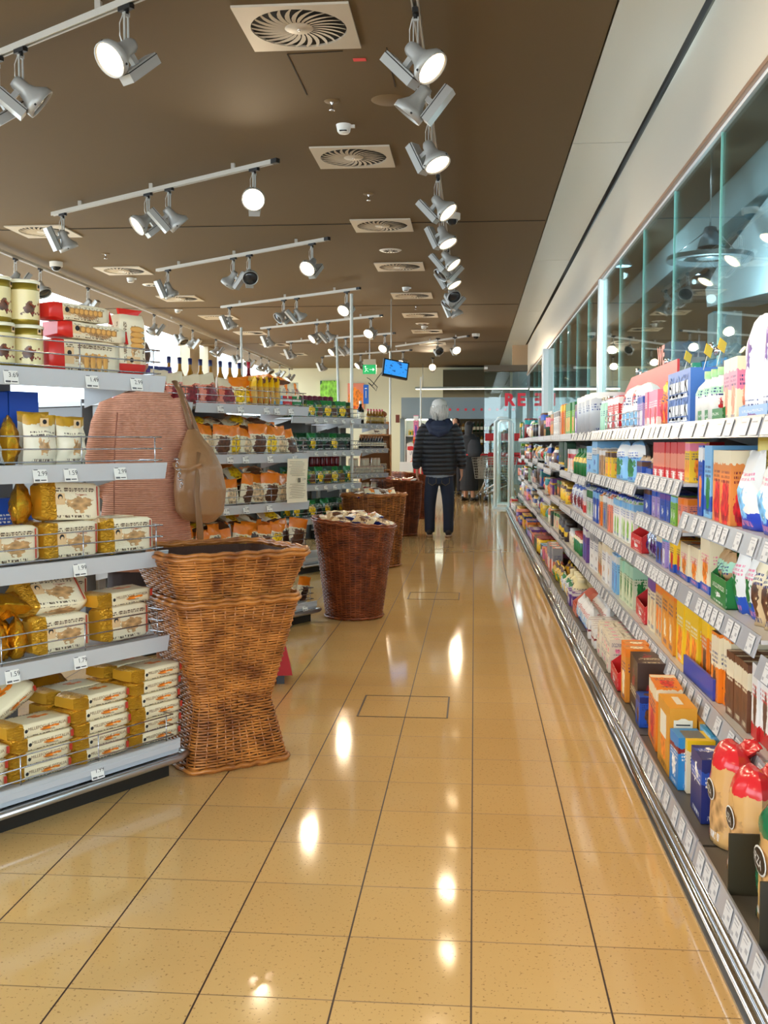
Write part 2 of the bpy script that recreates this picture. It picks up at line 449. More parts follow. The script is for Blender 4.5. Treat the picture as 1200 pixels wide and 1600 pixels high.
for (x, y, lb) in ((-.915, 7.4, 'white smoke detector between the first and second aisle diffusers'), (-.98, 15.05, 'white smoke detector beside the fifth aisle diffuser'), (-.96, 20.0, 'white smoke detector far along the aisle ceiling'), (-4.6, 13.9, 'white smoke detector near the window side diffusers'), (-4.9, 17.2, 'white smoke detector further along the window side ceiling')):
    o = lathe_thing('smoke_detector', [(0, -.06), (.035, -.058), (.045, -.045), (.05, -.02), (.055, 0)], WHITEP, (x, y, 3.42), lb, 'smoke detector', 16, 'smoke detectors')
    b = MB(); b.box((0, -.042, -.05), (.05, .02, .005), INK); b.build('slot', o)
    b = MB(); b.box((.06, 0, -.012), (.035, .018, .02), WHITEP); b.build('lug', o)
GLB = M('camera_dome', (40, 44, 48), .08, .2)
for (x, y, lb) in ((-.225, 10.3, 'white dome security camera beside the aisle spotlight track'), (-5.1, 12.6, 'white dome security camera above the tall biscuit tins'), (.02, 21.5, 'white dome security camera far off by the hanging screen')):
    o = lathe_thing('security_camera', [(.06, -.06), (.078, -.055), (.08, 0)], WHITEP, (x, y, 3.42), lb, 'security camera', 20, 'security cameras', (('dome', [(0, -.11), (.03, -.105), (.05, -.085), (.058, -.058)], GLB),))
# ------------------------------------------------------------------ spotlights
def rot_to(z, x):
    "matrix whose Z axis is z and X axis close to x"
    z = Vector(z).normalized(); x = Vector(x); x = (x - z * x.dot(z)).normalized(); y = z.cross(x)
    return Matrix(((x.x, y.x, z.x), (x.y, y.y, z.y), (x.z, y.z, z.z))).to_4x4()
def lamp_meshes():
    D = {}
    b = MB(); b.box((0, 0, -.012), (.09, .03, .025), BLACKP); b.lathe([(.014, -.045), (.014, -.02)], BLACKP, 8); D['adapter'] = b.build('adapter', link=False)
    b = MB()
    for s in (-1, 1): b.box((0, s * .011, -.12), (.012, .006, .17), LAMPGREY)
    b.box((0, 0, -.045), (.02, .032, .02), LAMPGREY)
    T = TR((0, 0, -.205), rx=PI / 2); b.lathe([(0, -.022), (.022, -.022), (.022, .022), (0, .022)], LAMPGREY, 12, T)
    D['arm'] = b.build('arm', link=False)
    # head axis +Z = light direction, pivot at the origin
    b = MB(); b.lathe([(0, -.05), (.03, -.05), (.038, -.03), (.04, .02), (.05, .05), (.078, .085), (.09, .10), (.09, .135), (.084, .135), (.08, .11)], LAMPGREY, 20)
    for k in (0, 1, 2): b.box((.088 * math.cos(2.1 * k), .088 * math.sin(2.1 * k), .118), (.01, .01, .01), BLACKP)
    D['head'] = b.build('reflector_head', link=False)
    for nm, m in (('lens_on', LENS), ('lens_off', LENSOFF)):
        b = MB(); b.lathe([(0, .129), (.0825, .124), (.0825, .12)], m, 20); D[nm] = b.build('lens', link=False)
    b = MB(); b.box((-.115, 0, -.01), (.045, .085, .22), LAMPGREY); b.box((-.09, 0, -.01), (.004, .087, .222), DK); b.box((-.086, 0, -.01), (.012, .08, .215), LAMPGREY)
    b.box((-.06, 0, -.0), (.05, .03, .03), LAMPGREY); D['box'] = b.build('gear_box', link=False)
    pts = [(.0, .016, -.04), (.012, .03, -.09), (.012, .03, -.15), (.0, .02, -.20)]
    b = MB(); b.tube(pts, .003, WHITEP, 5); D['cable'] = b.build('cable', link=False)
    return D
LM = lamp_meshes()
NL = [0]
SPOT_E = 34.0
def lamp(p, d, lit, label, side=None, az=0, grp='track spotlights', e=1.0, ang=120):
    t = thing('track_spotlight', label, 'spotlight', p, 0, grp)
    put(LM['adapter'], 'adapter', t, rot=az); put(LM['arm'], 'arm', t, rot=az); put(LM['cable'], 'cable', t, rot=az)
    d = Vector(d).normalized()
    side = side or (Vector((d.x, d.y, 0)).normalized() + Vector((0, 0, .55)))
    Mx = Matrix.Translation((0, 0, -.205)) @ rot_to(d, side)
    put(LM['box'], 'gear_box', t, mat=Mx)
    h = put(LM['head'], 'reflector_head', t, mat=Mx)
    put(LM['lens_on'] if lit else LM['lens_off'], 'lens', h)
    if lit:
        L = bpy.data.lights.new('spot', 'SPOT'); L.energy = SPOT_E * e * (2.2 if p[1] > 17 else 1.0); L.color = (1.0, .80, .55); L.spot_size = R(ang); L.spot_blend = .7
        L.shadow_soft_size = .07
        lo = bpy.data.objects.new('spot_light', L); COL.objects.link(lo); lo.parent = h; lo.location = (0, 0, .15); lo.rotation_euler = (PI, 0, 0)
    return t
TRW = M('track_white', (186, 182, 172), .35, .2)
def track(p, q, label, hang=.0):
    z = 3.36
    b = MB(); p = Vector((*p, z)); q = Vector((*q, z)); d = (q - p).normalized(); s = Vector((d.y, -d.x, 0))
    for k in (-1, 1): b.bar(p + s * .014 * k, q + s * .014 * k, .008, .034, TRW)
    b.bar(p + Vector((0, 0, .012)), q + Vector((0, 0, .012)), .034, .008, TRW)
    t = b.build('lighting_track'); tag(t, label, 'lighting track', 'lighting tracks')
    b = MB(); b.bar(q, q + d * .06, .04, .036, BLACKP); b.build('end_cap', t)
    for k in (.15, .5, .85):
        c = p.lerp(q, k); MB().box((c.x, c.y, 3.397), (.03, .03, .05), TRW).build('ceiling_bracket', t)
TK = [(-1.52, 5.02, -3.95, 6.62), (-1.55, 8.08, -3.96, 9.72), (-1.58, 11.15, -3.95, 12.95), (-1.64, 14.72, -4.0, 16.5), (-1.6, 17.85, -4.0, 19.6),
      (-1.6, 20.7, -4.0, 22.3), (-1.5, 24.5, -3.7, 26.0), (-1.52, 1.75, -3.95, 3.35), (-1.52, -1.5, -3.95, .1)]
ORDT = ['nearest visible', 'second', 'third', 'fourth', 'fifth', 'sixth', 'farthest', 'first overhead', 'rear overhead']
for i, (bx, by, ax, ay) in enumerate(TK):
    track((ax, ay), (bx, by), '%s white crosswise spotlight track over the display islands' % ORDT[i])
    d = Vector((ax - bx, ay - by, 0)).normalized(); az = math.atan2(d.y, d.x)
    def at(s): return (bx + d.x * s, by + d.y * s, 3.345)
    nm = ORDT[i] + ' crosswise track'
    if i == 0:
        lamp(at(.22), (-.42, -.62, -.62), True, 'lit spotlight at the aisle end of the nearest visible crosswise track', az=az)
        lamp(at(1.12), (.72, .35, -.62), False, 'unlit spotlight pointing right on the nearest visible crosswise track', az=az)
        lamp(at(1.35), (-.6, -.55, -.6), True, 'lit spotlight cut by the left edge on the nearest crosswise track', az=az)
    else:
        dd = (.12, -.9, -.5) if i == 1 else (-.3, -.72, -.62)
        lamp(at(.2), dd, True, 'lit spotlight at the aisle end of the %s' % nm, az=az)
        lamp(at(1.22), (.6, .3, -.72) if i != 2 else (.25, -.8, -.6), False, 'unlit spotlight, right one of the pair on the %s' % nm, az=az)
        lamp(at(1.5), (-.62, -.45, -.62) if i != 2 else (-.6, .2, -.75), i != 2 and i != 3, '%s spotlight, left one of the pair on the %s' % ('unlit' if i in (2, 3) else 'lit', nm), az=az)
        lamp(at(2.75), (.3, .3, -.85), i >= 4, '%s spotlight at the window end of the %s' % ('lit' if i >= 4 else 'unlit', nm), az=az)
# aisle track
track((-.30, -1.0), (-.30, 15.3), 'long white spotlight track running along the aisle ceiling')
AL_ = [(.6, (.66, .1, -.7), True, 'lit spotlight on the aisle track above the camera, first'), (2.3, (.66, .1, -.7), True, 'lit spotlight on the aisle track just behind the view'),
       (3.8, (.66, .1, -.7), True, 'lit spotlight on the aisle track just before the first seen'),
       (5.32, (.64, -.30, -.70), True, 'largest lit spotlight on the aisle track, at the top of the picture'), (5.95, (-.62, .1, -.75), False, 'unlit spotlight pointing left behind the largest aisle spotlight'),
       (7.03, (.40, -.30, -.86), True, 'lit spotlight second along the aisle track'), (8.55, (.64, -.25, -.72), True, 'lit spotlight before the dome camera on the aisle track'),
       (9.75, (.40, -.25, -.86), True, 'lit spotlight just past the dome camera on the aisle track'), (11.0, (.62, -.2, -.75), True, 'lit spotlight before the white hung pair on the aisle track'),
       (11.7, (-.6, -.3, -.7), False, 'unlit spotlight pointing left in the middle of the aisle track'), (12.3, (.5, -.2, -.85), True, 'lit spotlight in the far half of the aisle track'),
       (13.6, (.3, -.75, -.6), False, 'unlit spotlight facing the camera near the far end of the aisle track'), (14.2, (-.6, -.2, -.7), False, 'unlit spotlight pointing left near the far end of the aisle track'),
       (15.1, (.4, .1, -.9), True, 'last lit spotlight at the far end of the aisle track')]
for y, d, lit, lb in AL_:
    hs = Vector((d[0], d[1], 0)).normalized() * .74 + Vector((0, 0, .62))
    lamp((-.30, y, 3.345), d, lit, lb, side=hs, az=PI / 2, e=1.25)
# window side track
track((-5.3, 6.0), (-5.3, 30.4), 'long grey spotlight track running beside the windows')
for k, y in enumerate((11.9, 12.6, 14.2, 17.2, 18.8, 19.6, 21.4, 23.4, 24.6, 26.0, 27.0, 28.5, 30.0)):
    d = ((-.45, -.3, -.8), (.5, -.3, -.8), (-.6, .2, -.7))[k % 3]
    lamp((-5.3, y, 3.345), d, k in (7, 12), '%s spotlight, number %s from the near end of the window side track' % ('lit' if k in (7, 12) else 'unlit grey', ['one', 'two', 'three', 'four', 'five', 'six', 'seven', 'eight', 'nine', 'ten', 'eleven', 'twelve', 'thirteen'][k]), az=PI / 2, grp='window side spotlights')
# far aisle cluster
for (x, y, lit, lb) in ((-.75, 21.6, False, 'unlit spotlight left in the far cluster above the checkouts'), (-.4, 21.4, True, 'lit spotlight middle in the far cluster above the checkouts'), (-1.05, 26.5, True, 'bright star like spotlight above the hanging strip light')):
    lamp((x, y, 3.345), (.3, -.75, -.55) if x > -1 else (0, -.95, -.35), lit, lb, az=.5)
track((-1.75, 23.5), (-.15, 21.4), 'short white spotlight track over the hanging screen')

# ------------------------------------------------------------------ window wall on the left
WALLM = M('wall_cream', (214, 208, 176), .8); COLM = M('column_beige', (190, 180, 156), .7)
b = MB(); b.box((-6.3, 14, .5), (.2, 38, 1.0), WALLM); struct(b.build('wall_left'))
b = MB()
for y0, y1 in ((22.3, 23.1), (23.85, 24.7), (-3, -2.6), (8.0, 8.6)): b.box((-6.25, (y0 + y1) / 2, 2.21), (.3, y1 - y0, 2.42), COLM)
struct(b.build('trim_30'))
def glassmat(name, ior, tint, rough=0.0, glow=0.0):
    m = bpy.data.materials.new(name); m.use_nodes = True; nt = m.node_tree; nt.nodes.clear(); x = NX(nt)
    o = x.node('ShaderNodeOutputMaterial'); mx = x.node('ShaderNodeMixShader'); t = x.node('ShaderNodeBsdfTransparent'); g = x.node('ShaderNodeBsdfGlossy')
    ge = x.node('ShaderNodeNewGeometry'); vd = x.node('ShaderNodeVectorMath'); vd.operation = 'DOT_PRODUCT'
    nt.links.new(ge.outputs['Normal'], vd.inputs[0]); nt.links.new(ge.outputs['Incoming'], vd.inputs[1])
    f0 = ((ior - 1) / (ior + 1)) ** 2
    fr = x.m('ADD', x.m('MULTIPLY', x.m('POWER', x.m('SUBTRACT', 1.0, x.m('ABSOLUTE', vd.outputs['Value'])), 5.0), 1 - f0), f0)
    t.inputs[0].default_value = tint; g.inputs['Roughness'].default_value = rough; g.inputs[0].default_value = (.92, .97, .96, 1)
    nt.links.new(fr, mx.inputs[0]); nt.links.new(t.outputs[0], mx.inputs[1]); nt.links.new(g.outputs[0], mx.inputs[2]); nt.links.new(mx.outputs[0], o.inputs[0])
    return m
GL1 = glassmat('window_glass', 1.15, (.97, .99, 1, 1)); GL2 = glassmat('partition_glass', 1.6, (.84, .93, .92, 1), .01)
EDGE = M('glass_edge', (150, 214, 204), .2, .0)
for k, (y0, y1) in enumerate(((-2.6, 8.0), (8.6, 22.3), (23.1, 23.85), (24.7, 31.0))):
    struct(MB().box((-6.3, (y0 + y1) / 2, 2.21), (.01, y1 - y0, 2.42), GL1).build('window_%d' % (30 + k)))
# back wall
b = MB(); b.box((-2.6, 31.1, 1.7), (7.4, .2, 3.44), WALLM); b.box((3.6, 31.1, 1.7), (5, .2, 3.44), M('hall_wall', (150, 165, 165), .7)); struct(b.build('wall_far'))
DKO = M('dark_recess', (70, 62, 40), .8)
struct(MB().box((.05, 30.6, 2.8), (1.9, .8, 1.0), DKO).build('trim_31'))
# posters
def poster(name, x0, x1, z0, z1, y, m, lb, cat='poster'):
    b = MB(); b.box(((x0 + x1) / 2, y, (z0 + z1) / 2), (x1 - x0, .04, z1 - z0), m); return tag(b.build(name), lb, cat)
poster('wall_poster', -4.55, -4.02, 2.15, 3.05, 30.97, pk('dark green', 'dark green', 'light green', 'green', b0=2, b1=3, r=.55, cv=.6, cu=.5, t0=2, t1=3), 'tall wall poster with green leaves above red and green vegetables')
poster('wall_poster', -3.73, -3.25, 2.2, 2.97, 30.97, pk('salmon', 'salmon', 'orange', 'red', b0=2, b1=3, r=.48, cv=.35, t0=2, t1=3), 'wall poster showing orange fruit on the far wall')
b = MB(); b.box((-2.06, 20, 2.14), (.10, .02, .36), M('banner_blue', (22, 96, 190), .5)); b.box((-2.06, 19.985, 2.14), (.012, .004, .14), WHITEP); b.box((-2.06, 19.985, 2.25), (.04, .004, .02), WHITEP)
tag(b.build('hanging_banner'), 'narrow blue hanging banner with white letters beside the exit sign', 'banner')
# exit sign
t = thing('exit_sign', 'green illuminated exit sign with a running figure and arrow', 'exit sign', (-2.19, 22, 2.66))
b = MB(); b.box((0, 0, .09), (.28, .06, .19), M('exit_green', (20, 150, 80), .4, emit=.6)); b.build('sign_box', t)
b = MB(); FW = M('sign_white', (240, 250, 240), .4, emit=.9)
b.bar((-.09, -.035, .12), (-.06, -.035, .07), .004, .03, FW, up=(0, 1, 0)); b.ball((-.085, -.035, .145), .014, FW, 8)
b.bar((-.06, -.035, .075), (-.02, -.035, .04), .004, .016, FW, up=(0, 1, 0)); b.bar((-.065, -.035, .08), (-.10, -.035, .035), .004, .016, FW, up=(0, 1, 0)); b.bar((-.08, -.035, .11), (-.03, -.035, .10), .004, .014, FW, up=(0, 1, 0))
b.bar((.0, -.035, .085), (.08, -.035, .085), .004, .018, FW, up=(0, 1, 0)); b.prism([(.07, -.033, .055), (.11, -.033, .085), (.07, -.033, .115)], (0, -.004, 0), FW); b.build('pictogram', t)
b = MB(); b.box((0, 0, .24), (.26, .05, .12), COLM); b.bar((0, 0, .3), (0, 0, .76), .02, .02, STEEL); b.build('bracket', t)
# hanging screen
t = thing('hanging_screen', 'flat screen with a blue picture hanging from the ceiling over the aisle', 'screen', (-1.2, 16, 2.2), R(20))
b = MB(); Tm = TR((0, 0, .13), rx=R(-12), ry=R(10)); b.box((0, 0, 0), (.40, .05, .27), BLACKP, Tm); b.build('housing', t)
scm, nt, bs = newmat('screen_picture'); x = NX(nt); uv = x.node('ShaderNodeUVMap'); no = x.node('ShaderNodeTexNoise'); no.inputs['Scale'].default_value = 5
nt.links.new(uv.outputs[0], no.inputs[0]); cc = x.mix(x.m('GREATER_THAN', no.outputs[0], .6), lin((40, 120, 190)), lin((20, 60, 120))); nt.links.new(cc, bs.inputs['Base Color']); nt.links.new(cc, bs.inputs['Emission Color']); bs.inputs['Emission Strength'].default_value = .9
b = MB(); b.box((0, -.027, .005), (.36, .004, .22), scm, Tm); b.build('picture', t)
b = MB(); b.tube([(-.06, 0, .2), (-.06, .02, .5), (-.06, .02, 1.2)], .009, TRW, 8); b.build('ceiling_pole', t)
b = MB(); b.tube([(-.19, .02, .1), (-.27, .02, .0), (-.36, .0, -.12), (-.42, 0, -.08), (-.33, .02, -.16), (-.30, .01, -.20), (-.28, .01, -.14), (-.4, .02, -.02), (-.44, .02, .0)], .006, BLACKP, 5); b.build('cable', t)
# fluorescent strip
t = thing('strip_light', 'long white fluorescent strip light hanging over the checkouts', 'ceiling light', (-.08, 29.6, 2.73)); t.scale = (1.3, 1, 1)
b = MB(); b.prism([(-1.22, -.06, 0), (-1.22, .06, 0), (-1.22, .03, .05), (-1.22, -.03, .05)], (2.45, 0, 0), M('strip_body', (170, 180, 176), .4)); b.build('housing', t)
b = MB(); b.box((0, 0, -.012), (2.4, .11, .024), M('strip_tube', (255, 244, 214), .4, emit=2.5)); b.build('tube', t)
b = MB()
for xx in (-1.05, 1.0): b.tube([(xx, 0, .05), (xx, 0, .69)], .006, STEEL, 5)
b.build('suspension_wire', t)
L = bpy.data.lights.new('strip', 'AREA'); L.shape = 'RECTANGLE'; L.size = 2.4; L.size_y = .1; L.energy = 30; L.color = (1, .95, .84); lo = bpy.data.objects.new('strip_area', L); COL.objects.link(lo); lo.parent = t; lo.location = (0, 0, -.04)
# poles on the islands
WP = M('pole_white', (225, 225, 215), .4)
for (x, y, z1, lb) in ((-1.22, 10.45, 2.69, 'tallest white pole rising from the middle display island'), (-1.72, 13.6, 2.56, 'white leaning pole left of the tallest pole'), (-1.35, 16.9, 2.68, 'white pole below the green exit sign'), (-1.02, 20.1, 2.47, 'thin white pole right of the hanging screen'), (-2.9, 13.0, 2.65, 'white pole behind the nut bags at left')):
    b = MB(); b.tube([(x, y, 0.01), (x - (.06 if z1 == 2.56 else 0), y, z1)], .016, WP, 8); o = b.build('power_pole'); tag(o, lb, 'pole', 'white power poles')
    b = MB(); b.box((x, y, .01), (.1, .1, .02), WP); b.build('foot_plate', o)

# ------------------------------------------------------------------ glass partition on the right and the hall behind it
SE = [1.2, 2.6, 3.9, 5.27, 6.46, 7.6, 8.8, 9.95, 11.2, 12.4, 13.6, 14.8, 16.0, 17.2, 18.4, 19.7, 21.2, 22.7]
for k in range(len(SE) - 1):
    o = struct(MB().box((1.18, (SE[k] + SE[k + 1]) / 2, 1.355), (.010, SE[k + 1] - SE[k] - .012, 2.71), GL2).build('window_%d' % (k + 1)))
    b = MB(); b.box((1.18, SE[k] + .0, 1.355), (.011, .003, 2.70), EDGE); struct(b.build('trim_%d' % (50 + k)))
for k in (3, 4, 5):
    b = MB(); T = TR((1.165, SE[k], 1.62 + .02 * k), ry=-PI / 2); b.lathe([(0, .03), (.022, .028), (.026, .012), (.014, 0), (.014, -.01)], CHROME, 12, T)
    b.lathe([(0, .01), (.022, .008), (.022, -.01)], CHROME, 12, TR((1.165, SE[k] - .03, 1.60 + .02 * k), ry=-PI / 2)); tag(b.build('glass_clamp'), 'small chrome glass clamp at the %s glass seam above the shelves' % ('nearest', 'second', 'third')[k - 3], 'glass clamp', 'glass clamps')
WC = M('white_column', (236, 244, 242), .35)
b = MB(); b.box((1.16, 9.95, 1.36), (.035, .10, 2.72), WC); b.box((1.138, 9.95, 1.36), (.012, .03, 2.72), STEEL); struct(b.build('trim_80'))
b = MB(); b.box((1.135, 17.2, 1.36), (.08, .34, 2.72), WC); b.box((1.09, 17.1, 1.36), (.01, .04, 2.72), STEEL); b.box((1.09, 17.28, 1.36), (.01, .04, 2.72), STEEL); struct(b.build('trim_81'))
CONC = M('blue_concrete', (150, 172, 178), .75, bump=(4, .2)); CONC2 = M('pale_concrete', (176, 196, 204), .7, bump=(5, .15)); DKH = M('hall_dark', (74, 66, 50), .8)
struct(MB().box((3.9, 14, -.05), (5.2, 38, .1), M('hall_floor', (150, 140, 120), .4)).build('trim_82'))
struct(MB().box((6.5, 14, 2.5), (.2, 38, 5.0), CONC2).build('wall_right'))
b = MB(); b.box((1.90, 13, 3.95), (1.35, 36, .12), DKH); struct(b.build('trim_83'))
b = MB(); b.prism([(2.6, -3, 3.50), (3.0, -3, 3.50), (3.0, -3, 3.95), (2.6, -3, 3.95)], (0, 34, 0), CONC); struct(b.build('trim_84'))
b = MB(); b.prism([(3.0, -3, 3.95), (3.9, -3, 4.6), (3.9, -3, 4.75), (3.0, -3, 4.1)], (0, 34, 0), CONC2); struct(b.build('trim_85'))
b = MB(); b.prism([(2.6, 12.2, 2.74), (2.6, 9.0, 2.50), (2.6, 4, 2.2), (2.6, 4, 3.4), (2.6, 9.7, 3.42), (2.6, 11.6, 3.15), (2.6, 12.3, 2.95)], (.5, 0, 0), CONC2); struct(b.build('trim_86'))
b = MB(); b.box((4.6, 22, 3.3), (3.6, .3, 1.6), DKH); struct(b.build('trim_87'))
b = MB(); b.box((2.75, 12.0, 1.3), (.3, .3, 2.7), CONC); b.box((3.0, 15.5, 1.3), (.5, .4, 2.7), M('blue_pillar', (96, 130, 160), .6)); struct(b.build('trim_88'))
struct(MB().box((4.6, 30, 1.9), (3.4, .1, 2.2), M('hall_far_wall', (170, 186, 190), .6)).build('trim_89'))
t = thing('ring_lamp', 'grey ring shaped hanging lamp with a cone shade behind the glass', 'lamp', (2.05, 9.55, 2.86))
RM = M('ring_lamp_grey', (100, 112, 116), .4, .4)
b = MB(); b.lathe([(.30, -.05), (.37, -.05), (.37, -.01), (.30, -.01), (.30, -.05)], RM, 36, sm=False); b.build('ring', t)
b = MB(); b.lathe([(.105, .07), (.11, .075), (.05, .24), (.02, .25)], M('cone_grey', (110, 126, 136), .35, .5), 24); b.build('cone_shade', t)
b = MB(); b.lathe([(0, -.03), (.12, -.03), (.12, -.015), (0, -.015)], RM, 24); b.build('diffuser_disc', t)
b = MB()
for k in range(4): b.tube([(.33 * math.cos(k * PI / 2 + .4), .33 * math.sin(k * PI / 2 + .4), 0), (.02, 0, .25)], .004, STEEL, 5)
b.tube([(0, 0, .24), (0, 0, 1.03)], .008, STEEL, 6); b.build('suspension_wire', t)

struct(MB().box((2.3, 24.2, 3.5), (2.9, .1, 1.14), M('wall_peach', (206, 170, 130), .8)).build('trim_92'))
struct(MB().box((5.2, 18, 4.85), (2.8, 28, .1), DKH).build('trim_93'))
for (lx, ly, lz, o_) in ((2.05, 9.55, 2.60, 'ring_lamp'), (1.85, 6.2, 3.5, None), (1.9, 14.0, 3.5, None), (3.6, 9.0, 4.2, None), (3.6, 18.0, 4.0, None)):  # cone pendants and point lights added to brighten the hall
    if o_ is None:
        t = lathe_thing('added_pendant', [(.11, 0), (.11, .02), (.05, .12), (.015, .13), (.006, .14), (.006, .36 if lz < 3.8 else .6), (0, .36 if lz < 3.8 else .6)], M('cone_grey', (110, 126, 136), .35, .5), (lx, ly, lz), {6.2: 'added grey cone pendant behind the nearest glass panes', 14.0: 'added grey cone pendant far behind the glass', 9.0: 'added grey cone pendant high beyond the concrete beam', 18.0: 'farthest added grey cone pendant beyond the concrete beam'}[ly], 'lamp', 18, 'added hall pendants')
    L = bpy.data.lights.new('hall_fill_light', 'POINT'); L.energy = 48 if lx < 3 else 130; L.color = (.72, .90, 1.0); L.shadow_soft_size = .04
    lo = bpy.data.objects.new('hall_fill_light', L); COL.objects.link(lo); lo.location = (lx, ly, lz - .12)
# ------------------------------------------------------------------ glass gate, carts, checkout zone
t = thing('glass_gate', 'glass entrance screen with two red bands and a dark header at the far end', 'glass door', (.66, 22.6, 0))
b = MB(); b.box((0, .06, 2.80), (.92, .2, .13), M('header_dark', (96, 84, 66), .5)); b.box((-.42, -.06, 2.8), (.07, .06, .05), WHITEP); b.build('header', t)
b = MB(); b.box((0, 0, 1.36), (.90, .012, 2.72), GL2); b.build('glass_panel', t)
b = MB(); b.box((0, -.012, 1.34), (.86, .006, .16), REDM); b.box((.03, -.012, .88), (.80, .006, .26), REDM); b.build('red_band', t)
b = MB()
for k, ch in enumerate('RE'): b.text(ch, .36, M('logo_red', (240, 40, 60), .4), TR((.08 + k * .25, -.02, 2.12), rx=PI / 2), bold=.04)
b.build('red_lettering', t)
# security gates
for (x, y, lb) in ((.52, 19.4, 'pale blue anti theft gate at the end of the right shelves'), (.62, 20.9, 'second pale blue anti theft gate behind the first')):
    t = thing('security_gate', lb, 'security gate', (x, y, 0), 0, 'security gates'); G = M('gate_pale', (226, 240, 240), .35)
    b = MB(); w_, h_ = .26, 1.66
    b.tube([(-w_ / 2, 0, .03), (-w_ / 2, 0, h_ - .06), (-w_ / 2 + .05, 0, h_), (w_ / 2 - .05, 0, h_), (w_ / 2, 0, h_ - .06), (w_ / 2, 0, .03)], .034, G, 8); b.build('frame', t)
    b = MB(); b.box((0, 0, .02), (.36, .2, .04), G); b.build('base', t)
    b = MB(); b.box((0, 0, .85), (.2, .012, 1.5), GL2); b.build('panel', t)
# shopping carts
WIRE = M('cart_wire', (190, 188, 176), .3, .8)
def cart():
    P = {}
    b = MB()
    L0, L1, W0, W1, H0, H1 = -.40, .42, .20, .26, .48, .92
    for j in range(9):
        f = j / 8; z = H0 + (H1 - H0) * f; w_ = W0 + (W1 - W0) * f; x0 = L0 + .06 * (1 - f); x1 = L1 - .04 * (1 - f)
        b.tube([(x0, -w_, z), (x1, -w_, z), (x1, w_, z), (x0, w_, z)], .004 if j < 8 else .008, WIRE, 4, closed=True, sm=False)
    for k in range(14):
        x_ = L0 + .05 + (L1 - L0 - .1) * k / 13
        for s in (-1, 1): b.tube([(x_, s * W0, H0), (x_, s * W1, H1)], .003, WIRE, 4, sm=False)
        b.tube([(x_, -W0, H0), (x_, W0, H0)], .003, WIRE, 4, sm=False)
    for k in range(8):
        y_ = -W0 + 2 * W0 * k / 7
        b.tube([(L1 - .04, y_, H0), (L1, y_ * W1 / W0, H1)], .003, WIRE, 4, sm=False); b.tube([(L0 + .06, y_, H0), (L0, y_ * W1 / W0, H1)], .003, WIRE, 4, sm=False)
    P['basket'] = b.build('wire_basket', link=False)
    b = MB()
    for s in (-1, 1):
        b.tube([(L0 - .02, s * W1, H1), (L0 + .1, s * .22, .40), (L0 + .02, s * .26, .12)], .012, CHROME, 6); b.tube([(L0 + .1, s * .22, .40), (L1, s * .12, .14)], .012, CHROME, 6)
    P['chassis'] = b.build('chassis', link=False)
    b = MB(); b.tube([(L0 - .06, -W1, H1 + .05), (L0 - .06, W1, H1 + .05)], .016, REDM, 8); P['handle'] = b.build('handle', link=False)
    for k, (x_, y_) in enumerate(((L0 + .02, -.26), (L0 + .02, .26), (L1, -.12), (L1, .12))):
        b = MB(); b.lathe([(0, -.015), (.055, -.015), (.055, .015), (0, .015)], BLACKP, 12, TR((x_, y_, .058), rx=PI / 2)); b.box((x_, y_, .11), (.04, .04, .04), STEEL); P['wheel%d' % k] = b.build('wheel', link=False)
    return P
CT = cart()
for k, (x, y, rz, lb) in enumerate(((.02, 22.3, PI / 2, 'foremost wire shopping trolley of the row beside the glass screen'), (.02, 22.8, PI / 2, 'middle nested wire shopping trolley of the row'), (.02, 23.3, PI / 2, 'rearmost nested wire shopping trolley of the row'), (.42, 21.7, PI * .72, 'slanted wire shopping trolley in front of the glass screen'))):
    t = thing('shopping_cart', lb, 'shopping trolley', (x, y, 0), rz, 'shopping trolleys')
    for key, me in CT.items(): put(me, me.name.split('.')[0], t)
# portal with red dots, and the cooler and wine shelves behind it
b = MB(); PG = M('portal_blue_grey', (140, 158, 166), .6)
b.box((-.36, 27, 2.10), (3.0, .3, .54), PG); b.box((-1.84, 27, .92), (.10, .3, 1.84), PG); struct(b.build('trim_90'))
b = MB()
for k in range(9): b.lathe([(0, 0), (.035, 0)], M('dot_red', (235, 70, 80), .5), 12, TR((-.62 + .2 * k, 26.84, 2.06), rx=PI / 2))
b.build('trim_91')['kind'] = 'structure'
t = thing('cooler_cabinet', 'brightly lit open cooler cabinet with yellow and green goods behind the man', 'cooler', (-1.2, 28.2, 0))
b = MB(); b.box((0, .3, .95), (1.3, .06, 1.9), WHITEP); b.box((-.65, 0, .95), (.06, .6, 1.9), WHITEP); b.box((.65, 0, .95), (.06, .6, 1.9), WHITEP); b.box((0, 0, 1.9), (1.36, .66, .08), PG); b.box((0, 0, .2), (1.3, .6, .4), WHITEP); b.build('cabinet', t)
for z in (.7, 1.05, 1.4): MB().box((0, 0, z), (1.24, .5, .03), WHITEP).build('shelf', t)
b = MB(); b.box((0, -.2, 1.83), (1.2, .05, .03), M('cooler_tube', (250, 255, 230), .4, emit=6)); b.build('light_tube', t)
rnd = random.Random(4)
def simple_row(x0, x1, y, z, wmin, wmax, hmin, hmax, cols, kind, lab, cat, grp, d=.12):
    x = x0; k = 0
    while x < x1:
        w_ = rnd.uniform(wmin, wmax); h_ = rnd.uniform(hmin, hmax); c = cols[k % len(cols)]; k += 1
        b = MB(); b.box((x + w_ / 2, y, z + h_ / 2), (w_ * .93, d, h_), pk(c, rnd.choice(['white', 'red', 'yellow', 'cream']), rnd.choice(['brown', 'orange', 'red', 'green'])))
        tag(b.build(kind), lab % c, cat, grp); x += w_
simple_row(-1.75, -.6, 28.05, 1.42, .1, .16, .14, .26, ['yellow', 'green'], 'dairy_carton', '%s dairy carton on the upper shelf of the lit cooler', 'carton', 'cartons on the upper cooler shelf')
